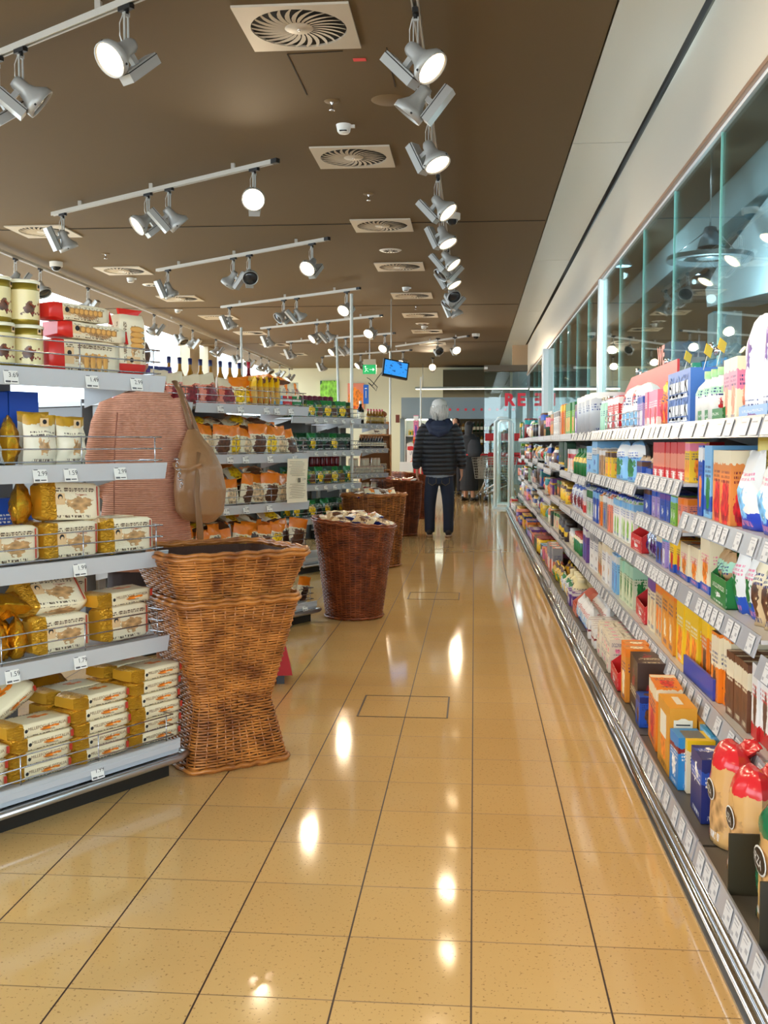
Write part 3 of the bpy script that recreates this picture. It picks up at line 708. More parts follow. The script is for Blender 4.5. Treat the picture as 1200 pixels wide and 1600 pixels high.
simple_row(-1.75, -.6, 28.05, 1.07, .1, .16, .14, .24, ['white', 'light green'], 'dairy_carton', '%s dairy carton on the second shelf of the lit cooler', 'carton', 'cartons on the second cooler shelf')
simple_row(-1.75, -.6, 28.05, .72, .12, .18, .14, .22, ['red', 'cream'], 'dairy_carton', '%s dairy carton on the third shelf of the lit cooler', 'carton', 'cartons on the third cooler shelf')
t = thing('wine_shelf', 'dark shelf full of bottles in the far opening behind the customers', 'shelf', (.2, 28.8, 0))
b = MB(); b.box((0, .2, .95), (1.6, .05, 1.9), DKO); b.build('back_panel', t)
for z in (.4, .8, 1.15, 1.5): MB().box((0, 0, z), (1.6, .36, .03), DKO).build('shelf', t)
BOTM = [M('bottle_amber', (150, 104, 30), .15), M('bottle_dkgreen', (28, 60, 34), .15), M('bottle_red', (110, 20, 30), .15)]
def bottle_mesh(r=.038, h=.28, m=None, lab=None, cap=None, n=12):
    b = MB(); lab = lab or PAPER
    b.lathe([(0, 0), (r, .003), (r, h * .2, lab), (r * 1.01, h * .5, m), (r, h * .6), (r * .42, h * .74), (r * .36, h * .9)], m, n); me = b.build('bottle', link=False)
    b = MB(); b.lathe([(r * .42, h * .86), (r * .45, h * .99), (0, h)], cap or BLACKP, n); return me, b.build('cap', link=False)
BM_ = [bottle_mesh(m=m) for m in BOTM]
for zi, z in enumerate((.415, .815, 1.165, 1.515)):
    for k in range(14):
        me, cp = BM_[(k // 4 + zi) % 3]
        cn = ('amber', 'green', 'dark red')[(k // 4 + zi) % 3]
        o = put(me, 'wine_bottle', loc=(-.5 + k * .1, 28.72, z)); tag(o, '%s bottle on the %s board of the far wine shelf' % (cn, ('lowest', 'second', 'third', 'top')[zi]), 'bottle', 'bottles on the far wine shelf'); put(cp, 'cap', o)
# counter and displays left of the man
t = thing('promotion_stand', 'red promotion stand with yellow striped top left of the man', 'display stand', (-1.12, 22.5, 0))
b = MB(); b.box((0, 0, .62), (.34, .3, 1.24), REDM); b.build('body', t)
b = MB(); b.prism([(-.18, -.16, 1.24), (.18, -.16, 1.24), (.18, .16, 1.42), (-.18, .16, 1.42)], (0, 0, .03), REDM)
for k in range(6): b.bar((-.15 + .06 * k, -.16, 1.30), (-.13 + .06 * k, .12, 1.46), .02, .01, M('stripe_yellow', (240, 190, 50), .5))
b.build('sloping_rack', t)
b = MB(); b.box((-.12, 0, 1.55), (.10, .2, .5), pk('pink', 'white', 'violet')); b.build('header_card', t)
b = MB(); b.box((-1.32, 20.6, .42), (.26, .26, .84), WHITEP); b.box((-1.32, 20.465, .55), (.24, .004, .22), pk('cream', 'cream', 'red', r=.2, b0=2, b1=3)); b.box((-1.32, 20.465, .28), (.24, .004, .2), pk('cream', 'cream', 'green', r=.15, b0=2, b1=3)); tag(b.build('flyer_box'), 'white cardboard flyer box with small red and green pictures', 'display box')
b = MB(); b.box((-1.65, 19.2, .8), (.18, .3, 1.6), WOODM); tag(b.build('magazine_rack'), 'narrow brown rack with colourful leaflets behind the wooden shelf', 'rack')
o = bpy.data.objects['magazine_rack']
for k, c in enumerate(('brown', 'yellow', 'white', 'light blue', 'cream')): MB().box((-1.65, 19.03, 1.45 - .26 * k), (.16, .02, .22), pk(c, 'white', 'orange', r=.3)).build('leaflet', o)
b = MB(); b.box((-1.95, 26.8, 1.83), (.1, .03, .2), M('brown_sign', (110, 50, 30), .6)); tag(b.build('wall_sign'), 'small brown sign on the far wall beside the grey portal', 'sign')
# low cream shelf at the far left of the aisle
b = MB(); b.box((-1.35, 25.2, .6), (.5, .5, 1.2), WHITEP); b.box((-1.35, 24.94, .9), (.46, .01, .5), pk('white', 'red', 'salmon', r=.3)); tag(b.build('checkout_counter'), 'white checkout counter with posters in the background left of the man', 'counter')
# ------------------------------------------------------------------ wicker
def wicker_mat(name, c0, c1):
    m, nt, b = newmat(name); x = NX(nt); tc = x.node('ShaderNodeTexCoord')
    n = x.node('ShaderNodeTexNoise'); n.inputs['Scale'].default_value = 14; n.inputs['Detail'].default_value = 5; nt.links.new(tc.outputs['Object'], n.inputs['Vector'])
    f = x.m('MULTIPLY', x.m('SUBTRACT', n.outputs[0], .3), 2.2); f = x.m('MINIMUM', x.m('MAXIMUM', f, 0.0), 1.0)
    nt.links.new(x.mix(f, lin(c0), lin(c1)), b.inputs['Base Color']); b.inputs['Roughness'].default_value = .33
    return m
WK1 = wicker_mat('wicker_honey', (112, 58, 20), (206, 132, 58)); WK2 = wicker_mat('wicker_red_brown', (96, 40, 16), (176, 92, 44)); WKD = M('wicker_shade', (58, 30, 14), .8)  # last one: dark colour for the shade seen through the weave
def lerp_levels(lv, z):
    for i in range(len(lv) - 1):
        if lv[i][0] <= z <= lv[i + 1][0]:
            f = (z - lv[i][0]) / (lv[i + 1][0] - lv[i][0]); return [lv[i][j] + (lv[i + 1][j] - lv[i][j]) * f for j in range(1, 3)]
    return list(lv[-1][1:3])
def wicker(lv, m, square=True, ns=36, step=.0135, rs=.0052, tilt=0.0, zb=0.0, rims=()):
    "woven wall following the levels (z, half width, half depth); returns mesh"
    z0, z1 = lv[0][0], lv[-1][0]
    def P(t, z, off=0.0):
        a, d = lerp_levels(lv, z)
        ang = 2 * PI * t
        c, s = math.cos(ang), math.sin(ang)
        if square:
            p = 9.0; k = (abs(c) ** p + abs(s) ** p) ** (-1 / p)
            v = Vector((c * k * a, s * k * d, z)); nrm = Vector((c ** 7 if abs(c) > abs(s) else c * .15, s ** 7 if abs(s) > abs(c) else s * .15, 0)).normalized()
        else: v = Vector((c * a, s * d, z)); nrm = Vector((c, s, 0))
        v.z += tilt * v.x * (z - z0) / (z1 - z0)
        return v + nrm * off
    b = MB()
    for k in range(ns):
        t = k / ns; b.tube([P(t, z0 + (z1 - z0) * i / 8) for i in range(9)], rs * .8, m, 5, sm=True)
    rows = int((z1 - z0) / step)
    for r in range(rows + 1):
        z = z0 + (z1 - z0) * r / rows; pts = []
        for k in range(ns * 2):
            t = k / (ns * 2); o = (rs * .75 * (1 if (k // 2 + r) % 2 else -1)) if k % 2 == 0 else 0
            zz = z + (.0007 * math.sin(k * .9 + r * 1.7)) ; zz = min(max(zz, z0), z1)
            pts.append(P(t, zz, o))
        b.tube(pts, rs, m, 5, closed=True)
    body = b.build('woven_wall', link=False)
    RM2 = []
    for zr in (z0, z1):
        b = MB()
        for o, dz in ((.008, .0), (-.005, .007), (.0, .014 if zr > z0 else .0)):
            n2 = ns * 2; pts = []
            for k in range(n2): q = P(k / n2, min(max(zr, z0), z1), o + .003 * math.sin(k * PI * .5)); q.z += dz * (1 if zr > z0 else -1) + (.008 if zr == z0 else 0) + .003 * math.sin(k * 1.7 + o * 900); pts.append(q)
            b.tube(pts, rs * 1.7, m, 6, closed=True)
        RM2.append(b.build('foot_rim' if zr == z0 else 'braided_rim', link=False))
    b = MB(); N = 48; rings = []  # dark shell inside the weave: shade between the strands as colour
    for i in range(7):
        z = z0 + (z1 - z0) * i / 6 - (.004 if i == 6 else 0); rings.append([b.bm.verts.new(P(k / N, max(z, z0 + .004), -.008)) for k in range(N)])
    for i in range(6):
        for k in range(N): b.face([rings[i][k], rings[i][(k + 1) % N], rings[i + 1][(k + 1) % N], rings[i + 1][k]], WKD)
    b.face(rings[1 if len(rings) > 1 else 0], WKD)
    inner = b.build('shade_lining', link=False)
    return body, RM2[0], RM2[1], inner
def basket(lb, loc, rz, meshes, grp='wicker baskets at the island ends'):
    t = thing('wicker_basket', lb, 'basket', loc, rz, grp)
    for me in meshes: put(me, me.name.split('.')[0], t)
    return t
A37 = math.atan2(.245, .322)
c37 = Vector((math.cos(A37), math.sin(A37))); n37 = Vector((-math.sin(A37), math.cos(A37)))
cen = Vector((-.856, 3.80)) + n37 * .20
low = wicker([(0, .205, .20), (.235, .155, .15), (.625, .245, .235)], WK1, ns=40, step=.0098, rs=.0046)
basket('tall square wicker basket with a flared foot, right beside the nearest biscuit display', (cen.x, cen.y, .006), A37, low)
up = wicker([(.0, .215, .20), (.17, .28, .262)], WK1, ns=40, step=.0098, rs=.0046)
basket('wide square wicker basket nested in the rim of the flared nearest basket', (cen.x - .005, cen.y, .632), A37, up)
rb = wicker([(0, .195, .195), (.35, .24, .24), (.655, .285, .285)], WK2, square=False, ns=40, step=.012, rs=.0046, tilt=-.10)
basket('round reddish wicker basket full of packets at the end of the second display island', (-.835, 7.27, .006), 0, rb)
sb = wicker([(0, .20, .20), (.70, .245, .245)], WK1, ns=28, step=.016)
sb2 = wicker([(0, .20, .20), (.70, .245, .245)], WK2, ns=28, step=.016, tilt=-.12)
sb3 = wicker([(0, .21, .21), (.42, .26, .24), (.70, .27, .25)], WK2, ns=28, step=.018, tilt=-.06)
basket('square wicker basket of snack bags beside the third display island', (-.98, 10.25, .006), R(58), sb)
basket('tall square wicker basket standing left of the walking man', (-1.02, 13.85, .006), R(35), sb3)
basket('farthest wicker basket with a slanted rim beside the wooden shelf', (-1.02, 16.95, .006), R(35), sb2)

# ------------------------------------------------------------------ wrapped packs
CREAMP = pk('cream', 'cream', 'tan', (90, 70, 50), b0=2, b1=3, cu=.62, cv=.42, r=.2, t0=.72, t1=.86, gold=.24, rough=.35)
CREAMF = pk((236, 222, 184), 'cream', 'orange', (90, 70, 50), b0=2, b1=3, cu=.62, cv=.45, r=.13, t0=.06, t1=.12, gold=.24, rough=.35)
REDW = pk((236, 222, 190), (236, 222, 190), 'tan', (110, 90, 60), b0=2, b1=3, cu=.6, cv=.4, r=.2, t0=.75, t1=.86)
REDE = M('wrapper_red', (206, 40, 30), .28)
PBROWN = M('print_brown', (120, 88, 60), .6); PRED = M('print_red', (176, 50, 30), .6); PFACE = M('portrait_tan', (226, 190, 140), .6)
GOLDF = M('gold_foil', (206, 150, 36), .25, .85, bump=(40, .6))
def pack(b, w, d, h, m, T=None, seed=0, ends=None, crinkle=.004):
    "soft wrapped block, base centre at the origin, long side along x"
    nx, rnd = 10, random.Random(seed); off = Vector((rnd.random() * 30, 0, 0)); rings = []
    prof = []
    c = .11
    for (sx, sy), side in (((-1, -1), 0), ((1, -1), 1), ((1, 1), 2), ((-1, 1), 3)): pass
    loop = [(-1, -1 + c), (-1 + c, -1), (0, -1), (1 - c, -1), (1, -1 + c), (1, 0), (1, 1 - c), (1 - c, 1), (0, 1), (-1 + c, 1), (-1, 1 - c), (-1, 0)]
    # loop is in the y-z plane: (y, z)
    for i in range(nx + 1):
        u = i / nx; X = (u - .5) * w; e = 1.0
        if i in (0, nx): e = .82
        elif i in (1, nx - 1): e = .97
        if i == 0: X += .004
        ring = []
        for (a, q) in loop:
            k = noise.noise(Vector((u * 9, a * 2, q * 2)) + off) * crinkle * (2.6 if (u < .25 or u > .95) else .5)
            p = Vector((X, a * d / 2 * e + k, h / 2 + q * h / 2 * e + k * .6)); ring.append(b.bm.verts.new((T @ p) if T is not None else p))
        rings.append(ring)
    n = len(loop); m2 = ends or m
    for i in range(nx):
        mm = m2 if (ends and (i < 2)) else m
        for k in range(n):
            k2 = (k + 1) % n
            def vv(q):
                a, z = loop[q]
                return (z + 1) / 2 if k in (10, 11, 0) or k in (4, 5, 6) or False else (a + 1) / 2
            # front = y -1 side (k 10, 11, 0)
            if k in (10, 11): va, vb = (loop[k][1] + 1) / 2, (loop[k2][1] + 1) / 2
            elif k in (4, 5): va, vb = (loop[k][1] + 1) / 2, (loop[k2][1] + 1) / 2
            elif k in (7, 8): va, vb = 1 - (loop[k][0] + 1) / 2 , 1 - (loop[k2][0] + 1) / 2
            elif k in (2, 1): va, vb = (loop[k][0] + 1) / 2, (loop[k2][0] + 1) / 2
            else: va = vb = .5 if k not in (9, 0) else (.98 if k == 9 else .02)
            b.face([rings[i][k2], rings[i][k], rings[i + 1][k], rings[i + 1][k2]], mm, ((i / nx, vb), (i / nx, va), ((i + 1) / nx, va), ((i + 1) / nx, vb)), True)
    b.face(rings[0], m2, [(.1, .5)] * n); b.face(rings[-1][::-1], m, [(.97, .5)] * n)
    return b
def biscuit(w, d, h, seed, big, m=None):
    "gold ended biscuit pack; big: the broad face looks to the front"
    b = MB(); pack(b, w, d, h, m or (CREAMP if big else CREAMF), None, seed)
    y = -d / 2 - .0035
    if big:
        b.text('MILLEFOGLIE D\'ITALIA', .013, PBROWN, TR((w * .12, y, h * .80), rx=PI / 2)); b.text('Tradizionale', .010, PRED, TR((w * .15, y, h * .67), rx=PI / 2))
        b.box((-w * .2, y + .001, h * .55), (w * .15, .002, h * .3), PFACE); b.ball((-w * .2, y, h * .6), .010, INK, 8, sy=.2); b.ball((-w * .2, y - .001, h * .575), .007, PFACE, 8, sy=.2)
        b.box((w * .43, y + .001, h * .5), (.004, .002, h * .8), PRED)
    else:
        b.text('MILLEFOGLIE D\'ITALIA', .0145, PBROWN, TR((w * .10, y, h * .60), rx=PI / 2)); b.text('Tradizionale', .010, PBROWN, TR((w * .12, y, h * .30), rx=PI / 2))
        b.ball((-w * .225, y + .001, h * .5), .006, INK, 8, sy=.2)
        b.box((w * .46, y + .001, h * .6), (.010, .002, h * .5), PRED)
    return b.build('wafer_pack', link=False)

# ------------------------------------------------------------------ display islands
RZ = math.atan2(.856, .517)
def FR(k): return Matrix.Translation((-1.07, 3.69 + 3.35 * (k - 1), 0)) @ Matrix.Rotation(RZ, 4, 'Z')
ZB = [1.40, 1.085, .762, .445]      # bottoms of the four price rails
def tag_mesh(price, w=.052, h=.056):
    b = MB(); b.box((0, 0, 0), (w, .0015, h), M('tag_white', (232, 230, 222), .6))
    if price: b.text(price, .022, INK, TR((w * .18, -.0012, 0), rx=PI / 2))
    b.box((-w * .2, -.001, h * .38), (w * .5, .0005, .003), INK); b.box((-w * .28, -.001, h * .24), (w * .3, .0005, .002), INK)
    b.box((-w * .25, -.001, -h * .38), (w * .35, .0005, .006), M('barcode_grey', (90, 90, 92), .7)); b.box((w * .2, -.001, -h * .38), (w * .4, .0005, .003), INK)
    return b.build('price_tag', link=False)
TAGC = {}
def tagm(p):
    if p not in TAGC: TAGC[p] = tag_mesh(p)
    return TAGC[p]
WIREM = M('shelf_wire', (196, 198, 204), .25, .85)
def island(k, W, lb, prices, base_prices, gap=None, extra=0.0, fenceh=.11, fence=(0, 1, 2, 3, 4)):
    t = thing('display_island', lb, 'shelving unit', (0, 0, 0), 0, 'display islands'); t.matrix_basis = FR(k)
    b = MB(); b.prism([(-W, .03, 0), (-.02, .03, 0), (-.02, .55, 0), (-W, .55, 0)], (0, 0, .075), DARKPL); b.prism([(-W, .0, .07), (.0, .0, .07), (-.06, .10, 0.0), (-W, .10, 0.0)][:3] + [(-W, .1, 0)], (0, 0, .001), DARKPL)
    b.build('plinth', t)
    b = MB(); b.box((-W / 2, .27, .118), (W, .56, .02), SHELFG); b.bar((-W, -.003, .117), (0, -.003, .117), .006, .056, RAILGREY, up=(0, -.25, 1)); d = b.build('base_deck', t)
    b = MB(); b.tube([(-W, -.03, .078), (-.02, -.03, .078), (.035, -.005, .078), (.05, .05, .078), (.05, .16, .078), (.0, .2, .078)], .014, STEEL, 8)
    b.box((-W / 2, -.008, .078), (W, .03, .012), STEEL); b.build('bumper_rail', t)
    def fence_(zr, y0, parent, x0, x1, h=.10):
        b = MB()
        for j in range(3): b.tube([(x0, y0, zr + .018 + h * .42 * j), (x1, y0, zr + .018 + h * .42 * j), (x1, y0 + .12, zr + .018 + h * .42 * j)], .0026, WIREM, 5)
        n = max(1, round((x1 - x0) / .33))
        for j in range(n + 1): xx = x1 - .03 - j * (x1 - x0 - .05) / n; b.tube([(xx, y0 + .003, zr - .01), (xx, y0 + .003, zr + .02 + h * .85)], .0024, WIREM, 5)
        b.build('wire_fence', parent)
    if 4 in fence: fence_(.14, .005, d, -W + .02, -.02, .09)
    for x, p in base_prices: put(tagm(p), 'price_tag', d, loc=(x, -.010, .118), rot=(R(-14), 0, 0))
    segs = [(-min(W, 1.0), .05)] + ([(-W, -1.03)] if W > 1.03 else [])
    for si, zb in enumerate(ZB):
        for gi, (x0, x1) in enumerate(segs):
            b = MB(); b.box(((x0 + x1) / 2, .3225, zb + .042), (x1 - x0, .425, .014), SHELFG)
            b.bar((x0, .102, zb + .03), (x1, .102, zb + .03), .005, .06, RAILGREY, up=(0, -.22, 1))
            s = b.build('shelf', t)
            for xx in (x0 + .05, x1 - .05):
                MB().prism([(xx, .13, zb + .036), (xx, .50, zb + .036), (xx, .50, zb - .05)], (.004, 0, 0), SHELFG).build('shelf_bracket', s)
            if si in fence: fence_(zb + .05, .112, s, x0 + .01, x1 - .01)
            if gi == 0:
                for x, p in prices[si]: put(tagm(p), 'price_tag', s, loc=(x, .094, zb + .03), rot=(R(-12), 0, 0))
    b = MB(); b.box((-W + .1, .515, .76), (.05, .03, 1.45), LAMPGREY)
    b.build('upright', t)
    b = MB(); b.box((-(W + .30) / 2, .54, .80), (W - .30, .012, 1.35), M('island_back_grey', (110, 114, 118), .6)); b.build('back_panel', t)
    b = MB(); b.box((-.95, 1.65, .72), (.62, 2.1, 1.44), M('rear_shelving', (120, 122, 124), .6)); b.box((-.95, 1.65, 1.46), (.66, 2.12, .03), SHELFG); b.build('rear_shelf_body', t)
    return t
island(1, 1.0, 'nearest display island end with biscuits and tins on five grey shelves',
       [[(-.60, '3.69'), (-.285, '1.49'), (-.09, '2.99')], [(-.50, '2.99'), (-.38, '1.59'), (-.17, '2.99')], [(-.35, '1.99')], [(-.62, '1.59'), (-.355, '1.79')]], [(-.375, '1.99'), (-.85, '1.59')])
island(2, 1.5, 'second display island end filled with orange nut and fruit bags',
       [[(-.8, '1.99'), (-.62, '1.29'), (-.38, '1.99'), (-.28, '2.49'), (-.14, '1.79')], [(-.72, '4.99'), (-.58, '2.99'), (-.35, '2.49'), (-.10, '2.29')], [(-.76, '1.99'), (-.58, '2.49'), (-.36, '2.99')], [(-.70, '2.29'), (-.50, '2.19'), (-.34, '1.99'), (-.22, '2.49'), (-.08, '1.79')]], [(-.13, '2.49'), (-.42, '1.99')])
island(3, 1.0, 'third display island end with green bags and red bottles',
       [[(-.1 - .14 * i, '1.99') for i in range(5)]] * 4, [(-.1, '2.49')], fence=(0, 1, 2, 3))
island(4, 1.0, 'fourth display island end with small jars and sauce bottles',
       [[(-.08 - .12 * i, '2.99') for i in range(5)]] * 4, [(-.1, '2.49')], fence=(0, 1, 2, 3))
def on(k, me, name, x, y, z, lb, cat, grp=None, rz=0, rx=0, ry=0, kids=(), s=1.0):
    o = put(me, name, mat=FR(k) @ TR((x, y, z), rx, ry, rz, s)); tag(o, lb, cat, grp)
    for kn, km in kids: put(km, kn, o)
    return o
# --- island 1: tins
TINB = pk((232, 216, 160), (232, 216, 160), 'brown', (110, 80, 40), b0=2, b1=3, cu=.32, cv=.36, r=.13, t0=2, t1=3, rough=.3)
TING = M('tin_gold_band', (150, 128, 40), .3, .5)
def tin(seed):
    b = MB(); b.lathe([(0, 0), (.051, 0, TING), (.052, .016, TINB), (.052, .112, TING), (.052, .138, TING), (0, .138)], TING, 28)
    b.box((.012, -.0505, .124), (.014, .003, .018), PFACE); b.box((.012, -.0525, .126), (.008, .001, .010), INK)
    for a0 in (-.30, .15):   # wafer rolls on the print
        for dx, rr in ((-.008, .5), (.006, -.6)): b.bar((-.010 + dx - .012, -.0515, .062 + .01 * rr), (-.010 + dx + .016, -.0500, .062 - .012 * rr), .002, .006, M('wafer_roll', (150, 70, 40), .5), up=(0, 0, 1)); 
        break
    for q in range(5): b.ball((-.02 + .008 * q, -.0510, .036 + .004 * (q % 2)), .0038, M('nut_red', (140, 50, 40), .5), 6, sy=.4)
    me = b.build('biscuit_tin', link=False)
    b = MB(); b.lathe([(.054, .134), (.055, .142), (.050, .146), (0, .145)], M('tin_lid', (240, 234, 206), .35), 28); return me, b.build('lid', link=False)
TN = tin(1)
TY = .19
for (x, r_, lb) in ((-.47, 0, 'right'), (-.578, .25, 'middle'), (-.686, -.2, 'left')):
    on(1, TN[0], 'biscuit_tin', x, TY, 1.456, 'cream biscuit tin in the lower layer, %s column, on the nearest top shelf' % lb, 'biscuit tin', 'wafer roll tins', rz=r_, kids=(('lid', TN[1]),))
    on(1, TN[0], 'biscuit_tin', x - .004, TY + .01, 1.6025, 'cream biscuit tin in the upper layer, %s column, on the nearest top shelf' % lb, 'biscuit tin', 'wafer roll tins', rz=r_ + .3, kids=(('lid', TN[1]),))
for x in (-.53, -.64):
    on(1, TN[0], 'biscuit_tin', x, TY + .11, 1.456, 'cream biscuit tin in the back row on the nearest top shelf', 'biscuit tin', 'back row tins', rz=.1, kids=(('lid', TN[1]),))
# --- island 1: red ended lady finger packs
def redpack(w, d, h, seed, stand=False):
    b = MB(); pack(b, w, d, h, REDW, None, seed, ends=REDE, crinkle=.005); y = -d / 2 - .004
    b.prism([(w / 2, -d * .3, h * .2), (w / 2 + .02, -d * .35, h * .05), (w / 2 + .022, -d * .2, h * .9), (w / 2, -d * .1, h * .8)], (0, .01, 0), REDE)
    b.text('VICENZOVO', h * .16 if h > .08 else .016, PBROWN, TR((w * .10, y, h * (.80 if h > .08 else .2)), rx=PI / 2))
    b.box((-w * .24, y + .001, h * .5), (w * .12, .002, h * .5), PFACE); b.ball((-w * .24, y, h * .58), .009, INK, 8, sy=.2)
    if h > .08:
        for q in range(4): b.ball((w * (.0 + .09 * q), y + .002, h * .34), .02, M('biscuit_gold', (222, 164, 84), .6), 8, sx=.55, sy=.12, sz=1.6)
    else:
        b.box((w * .06, y + .001, h * .55), (w * .55, .002, h * .35), M('window_tan', (170, 120, 60), .4))
        for q in range(7): b.ball((w * (-.16 + .075 * q), y + .001, h * .55), .011, M('biscuit_gold', (222, 164, 84), .6), 8, sy=.15)
    return b.build('biscuit_pack', link=False)
on(1, redpack(.30, .10, .112, 3), 'biscuit_pack', -.262, .20, 1.456, 'white and red biscuit pack at the bottom of the pile beside the tins', 'biscuit pack', 'red ended biscuit packs')
on(1, redpack(.28, .11, .055, 4), 'biscuit_pack', -.235, .195, 1.571, 'white and red biscuit pack lying in the middle of the pile beside the tins', 'biscuit pack', 'red ended biscuit packs', rz=-.06, ry=.04)
on(1, redpack(.27, .11, .055, 5), 'biscuit_pack', -.285, .20, 1.632, 'white and red biscuit pack on top of the pile beside the tins', 'biscuit pack', 'red ended biscuit packs', rz=.05)
on(1, redpack(.22, .07, .12, 6), 'biscuit_pack', .018, .20, 1.567, 'upright white and red biscuit pack at the right end of the top shelf', 'biscuit pack', 'red ended biscuit packs', ry=-PI / 2)
# --- island 1 second shelf: cream bags with gold tops
BAGC = pk((234, 224, 196), (200, 150, 40), 'tan', (90, 70, 60), b0=.80, b1=1.2, cu=.5, cv=.36, r=.13, t0=.55, t1=.66, rough=.3)
BAGL = pk((214, 222, 226), (214, 222, 226), 'orange', (90, 90, 80), b0=2, b1=3, cu=.4, cv=.5, r=.2, t0=.2, t1=.3, rough=.3)
def bag(name, w, h, d, m, seed, **kw): return MB().pillow(w, h, d, m, None, seed, **kw).build(name, link=False)
for (x, y, z, w, h, d, m, sd, rz, rx, lb) in (
    (-.62, .22, 1.142, .17, .15, .09, BAGL, 11, .1, -.35, 'pale blue and cream bag leaning at the left edge of the second shelf'),
    (-.50, .26, 1.142, .12, .165, .07, GOLDF, 12, .9, 0, 'all gold bag turned sideways between the cream bags on the second shelf'),
    (-.415, .21, 1.142, .125, .17, .08, BAGC, 13, -.1, 0, 'cream bag with gold top in the middle of the second shelf'),
    (-.29, .21, 1.142, .135, .165, .08, BAGC, 14, .15, 0, 'cream bag with curled gold top, rightmost on the second shelf'),
    (-.36, .32, 1.142, .13, .18, .07, BAGC, 15, 0, 0, 'cream and gold bag in the back row of the second shelf')):
    o = on(1, bag('biscuit_bag', w, h, d, m, sd, nx=10, nz=12), 'biscuit_bag', x, y, z, lb, 'biscuit bag', 'gold and cream biscuit bags', rz=rz, rx=rx)
    if m is BAGC:
        b = MB(); b.box((0, -d / 2 + .006, h * .84), (.03, .003, .028), PFACE); b.ball((0, -d / 2 + .004, h * .85), .008, INK, 8, sy=.2); b.build('portrait_label', o)
for (x, w, h, c, lb) in ((-.50, .20, .25, 'blue', 'tall plain blue carton behind the cream bags'), (-.335, .12, .255, 'blue', 'narrow plain blue carton behind the cream bags'), (-.66, .10, .25, 'grey', 'grey carton behind the leaning bag')):
    b = MB(); b.box((0, 0, h / 2), (w, .07, h), pk(c, c, c, b0=2, b1=3, t0=2, t1=3, r=0)); on(1, b.build('carton', link=False), 'carton', x, .44, 1.142, lb + ' on the second shelf', 'carton')
on(1, MB().box((0, 0, .10), (.30, .05, .20), pk('blue', 'blue', 'white', 'white', b0=2, b1=3, r=.1)).build('carton', link=False), 'carton', -.45, .44, .822, 'blue printed carton behind the gold pack on the third shelf', 'carton')
on(1, bag('snack_bag', .12, .16, .06, pk('red', 'red', 'green', 'white'), 77), 'snack_bag', -.57, .42, .822, 'small red bag in the shadow at the back of the third shelf', 'snack bag')
# --- third shelf
PB = [biscuit(.235, .075, .125, s, True) for s in (21, 22, 23)]
on(1, PB[0], 'wafer_pack', -.575, .20, .820, 'cream wafer pack standing at the left of the third shelf', 'wafer pack', 'cream and gold wafer packs')
on(1, PB[1], 'wafer_pack', -.325, .20, .820, 'cream wafer pack standing in the middle of the third shelf', 'wafer pack', 'cream and gold wafer packs', rz=.03)
on(1, PB[2], 'wafer_pack', -.08, .20, .820, 'cream wafer pack standing at the right end of the third shelf', 'wafer pack', 'cream and gold wafer packs', rz=-.03)
on(1, PB[0], 'wafer_pack', -.30, .30, .820, 'cream wafer pack in the rear row of the third shelf', 'wafer pack', 'rear row wafer packs')
on(1, PB[1], 'wafer_pack', -.06, .30, .820, 'cream wafer pack in the rear row of the third shelf', 'wafer pack', 'rear row wafer packs')
on(1, biscuit(.25, .07, .13, 24, True), 'wafer_pack', -.305, .22, .947, 'tilted wafer pack with three brown pastries on top of the third shelf row', 'wafer pack', 'cream and gold wafer packs', ry=.05, rx=-.1)
on(1, bag('wafer_bag', .13, .14, .07, GOLDF, 25), 'wafer_bag', -.475, .24, .947, 'crumpled all gold pack on top of the third shelf row', 'wafer pack', None, rz=.8)
# --- fourth shelf
on(1, PB[2], 'wafer_pack', -.375, .20, .503, 'cream wafer pack standing in the middle of the fourth shelf', 'wafer pack', 'cream and gold wafer packs')
on(1, PB[0], 'wafer_pack', -.10, .20, .503, 'cream wafer pack standing at the right of the fourth shelf', 'wafer pack', 'cream and gold wafer packs', rz=.04)
on(1, biscuit(.25, .125, .05, 31, False), 'wafer_pack', -.105, .21, .632, 'cream wafer pack lying flat at the right of the fourth shelf', 'wafer pack', 'cream and gold wafer packs', ry=-.03)
on(1, biscuit(.26, .075, .13, 32, True), 'wafer_pack', -.36, .225, .632, 'wafer pack leaning back on the middle of the fourth shelf', 'wafer pack', 'cream and gold wafer packs', rx=-.75, ry=.03, rz=-.05)
on(1, PB[1], 'wafer_pack', -.22, .40, .60, 'wafer pack standing behind the flat one on the fourth shelf', 'wafer pack', 'cream and gold wafer packs')
for q in range(6): on(1, bag('gold_wrapped_roll', .06, .14, .07, GOLDF, 40 + q), 'gold_wrapped_roll', -.53 - .035 * q, .2 + .03 * (q % 2), .503, 'upright gold foil wrapped pack in the row at the left of the fourth shelf', 'wafer pack', 'gold foil packs on edge', rz=.9 + .1 * q)
on(1, bag('gold_wrapped_roll', .22, .12, .08, GOLDF, 50), 'gold_wrapped_roll', -.57, .2, .66, 'gold foil pack lying across the upright gold ones on the fourth shelf', 'wafer pack', None, rx=-1.2)
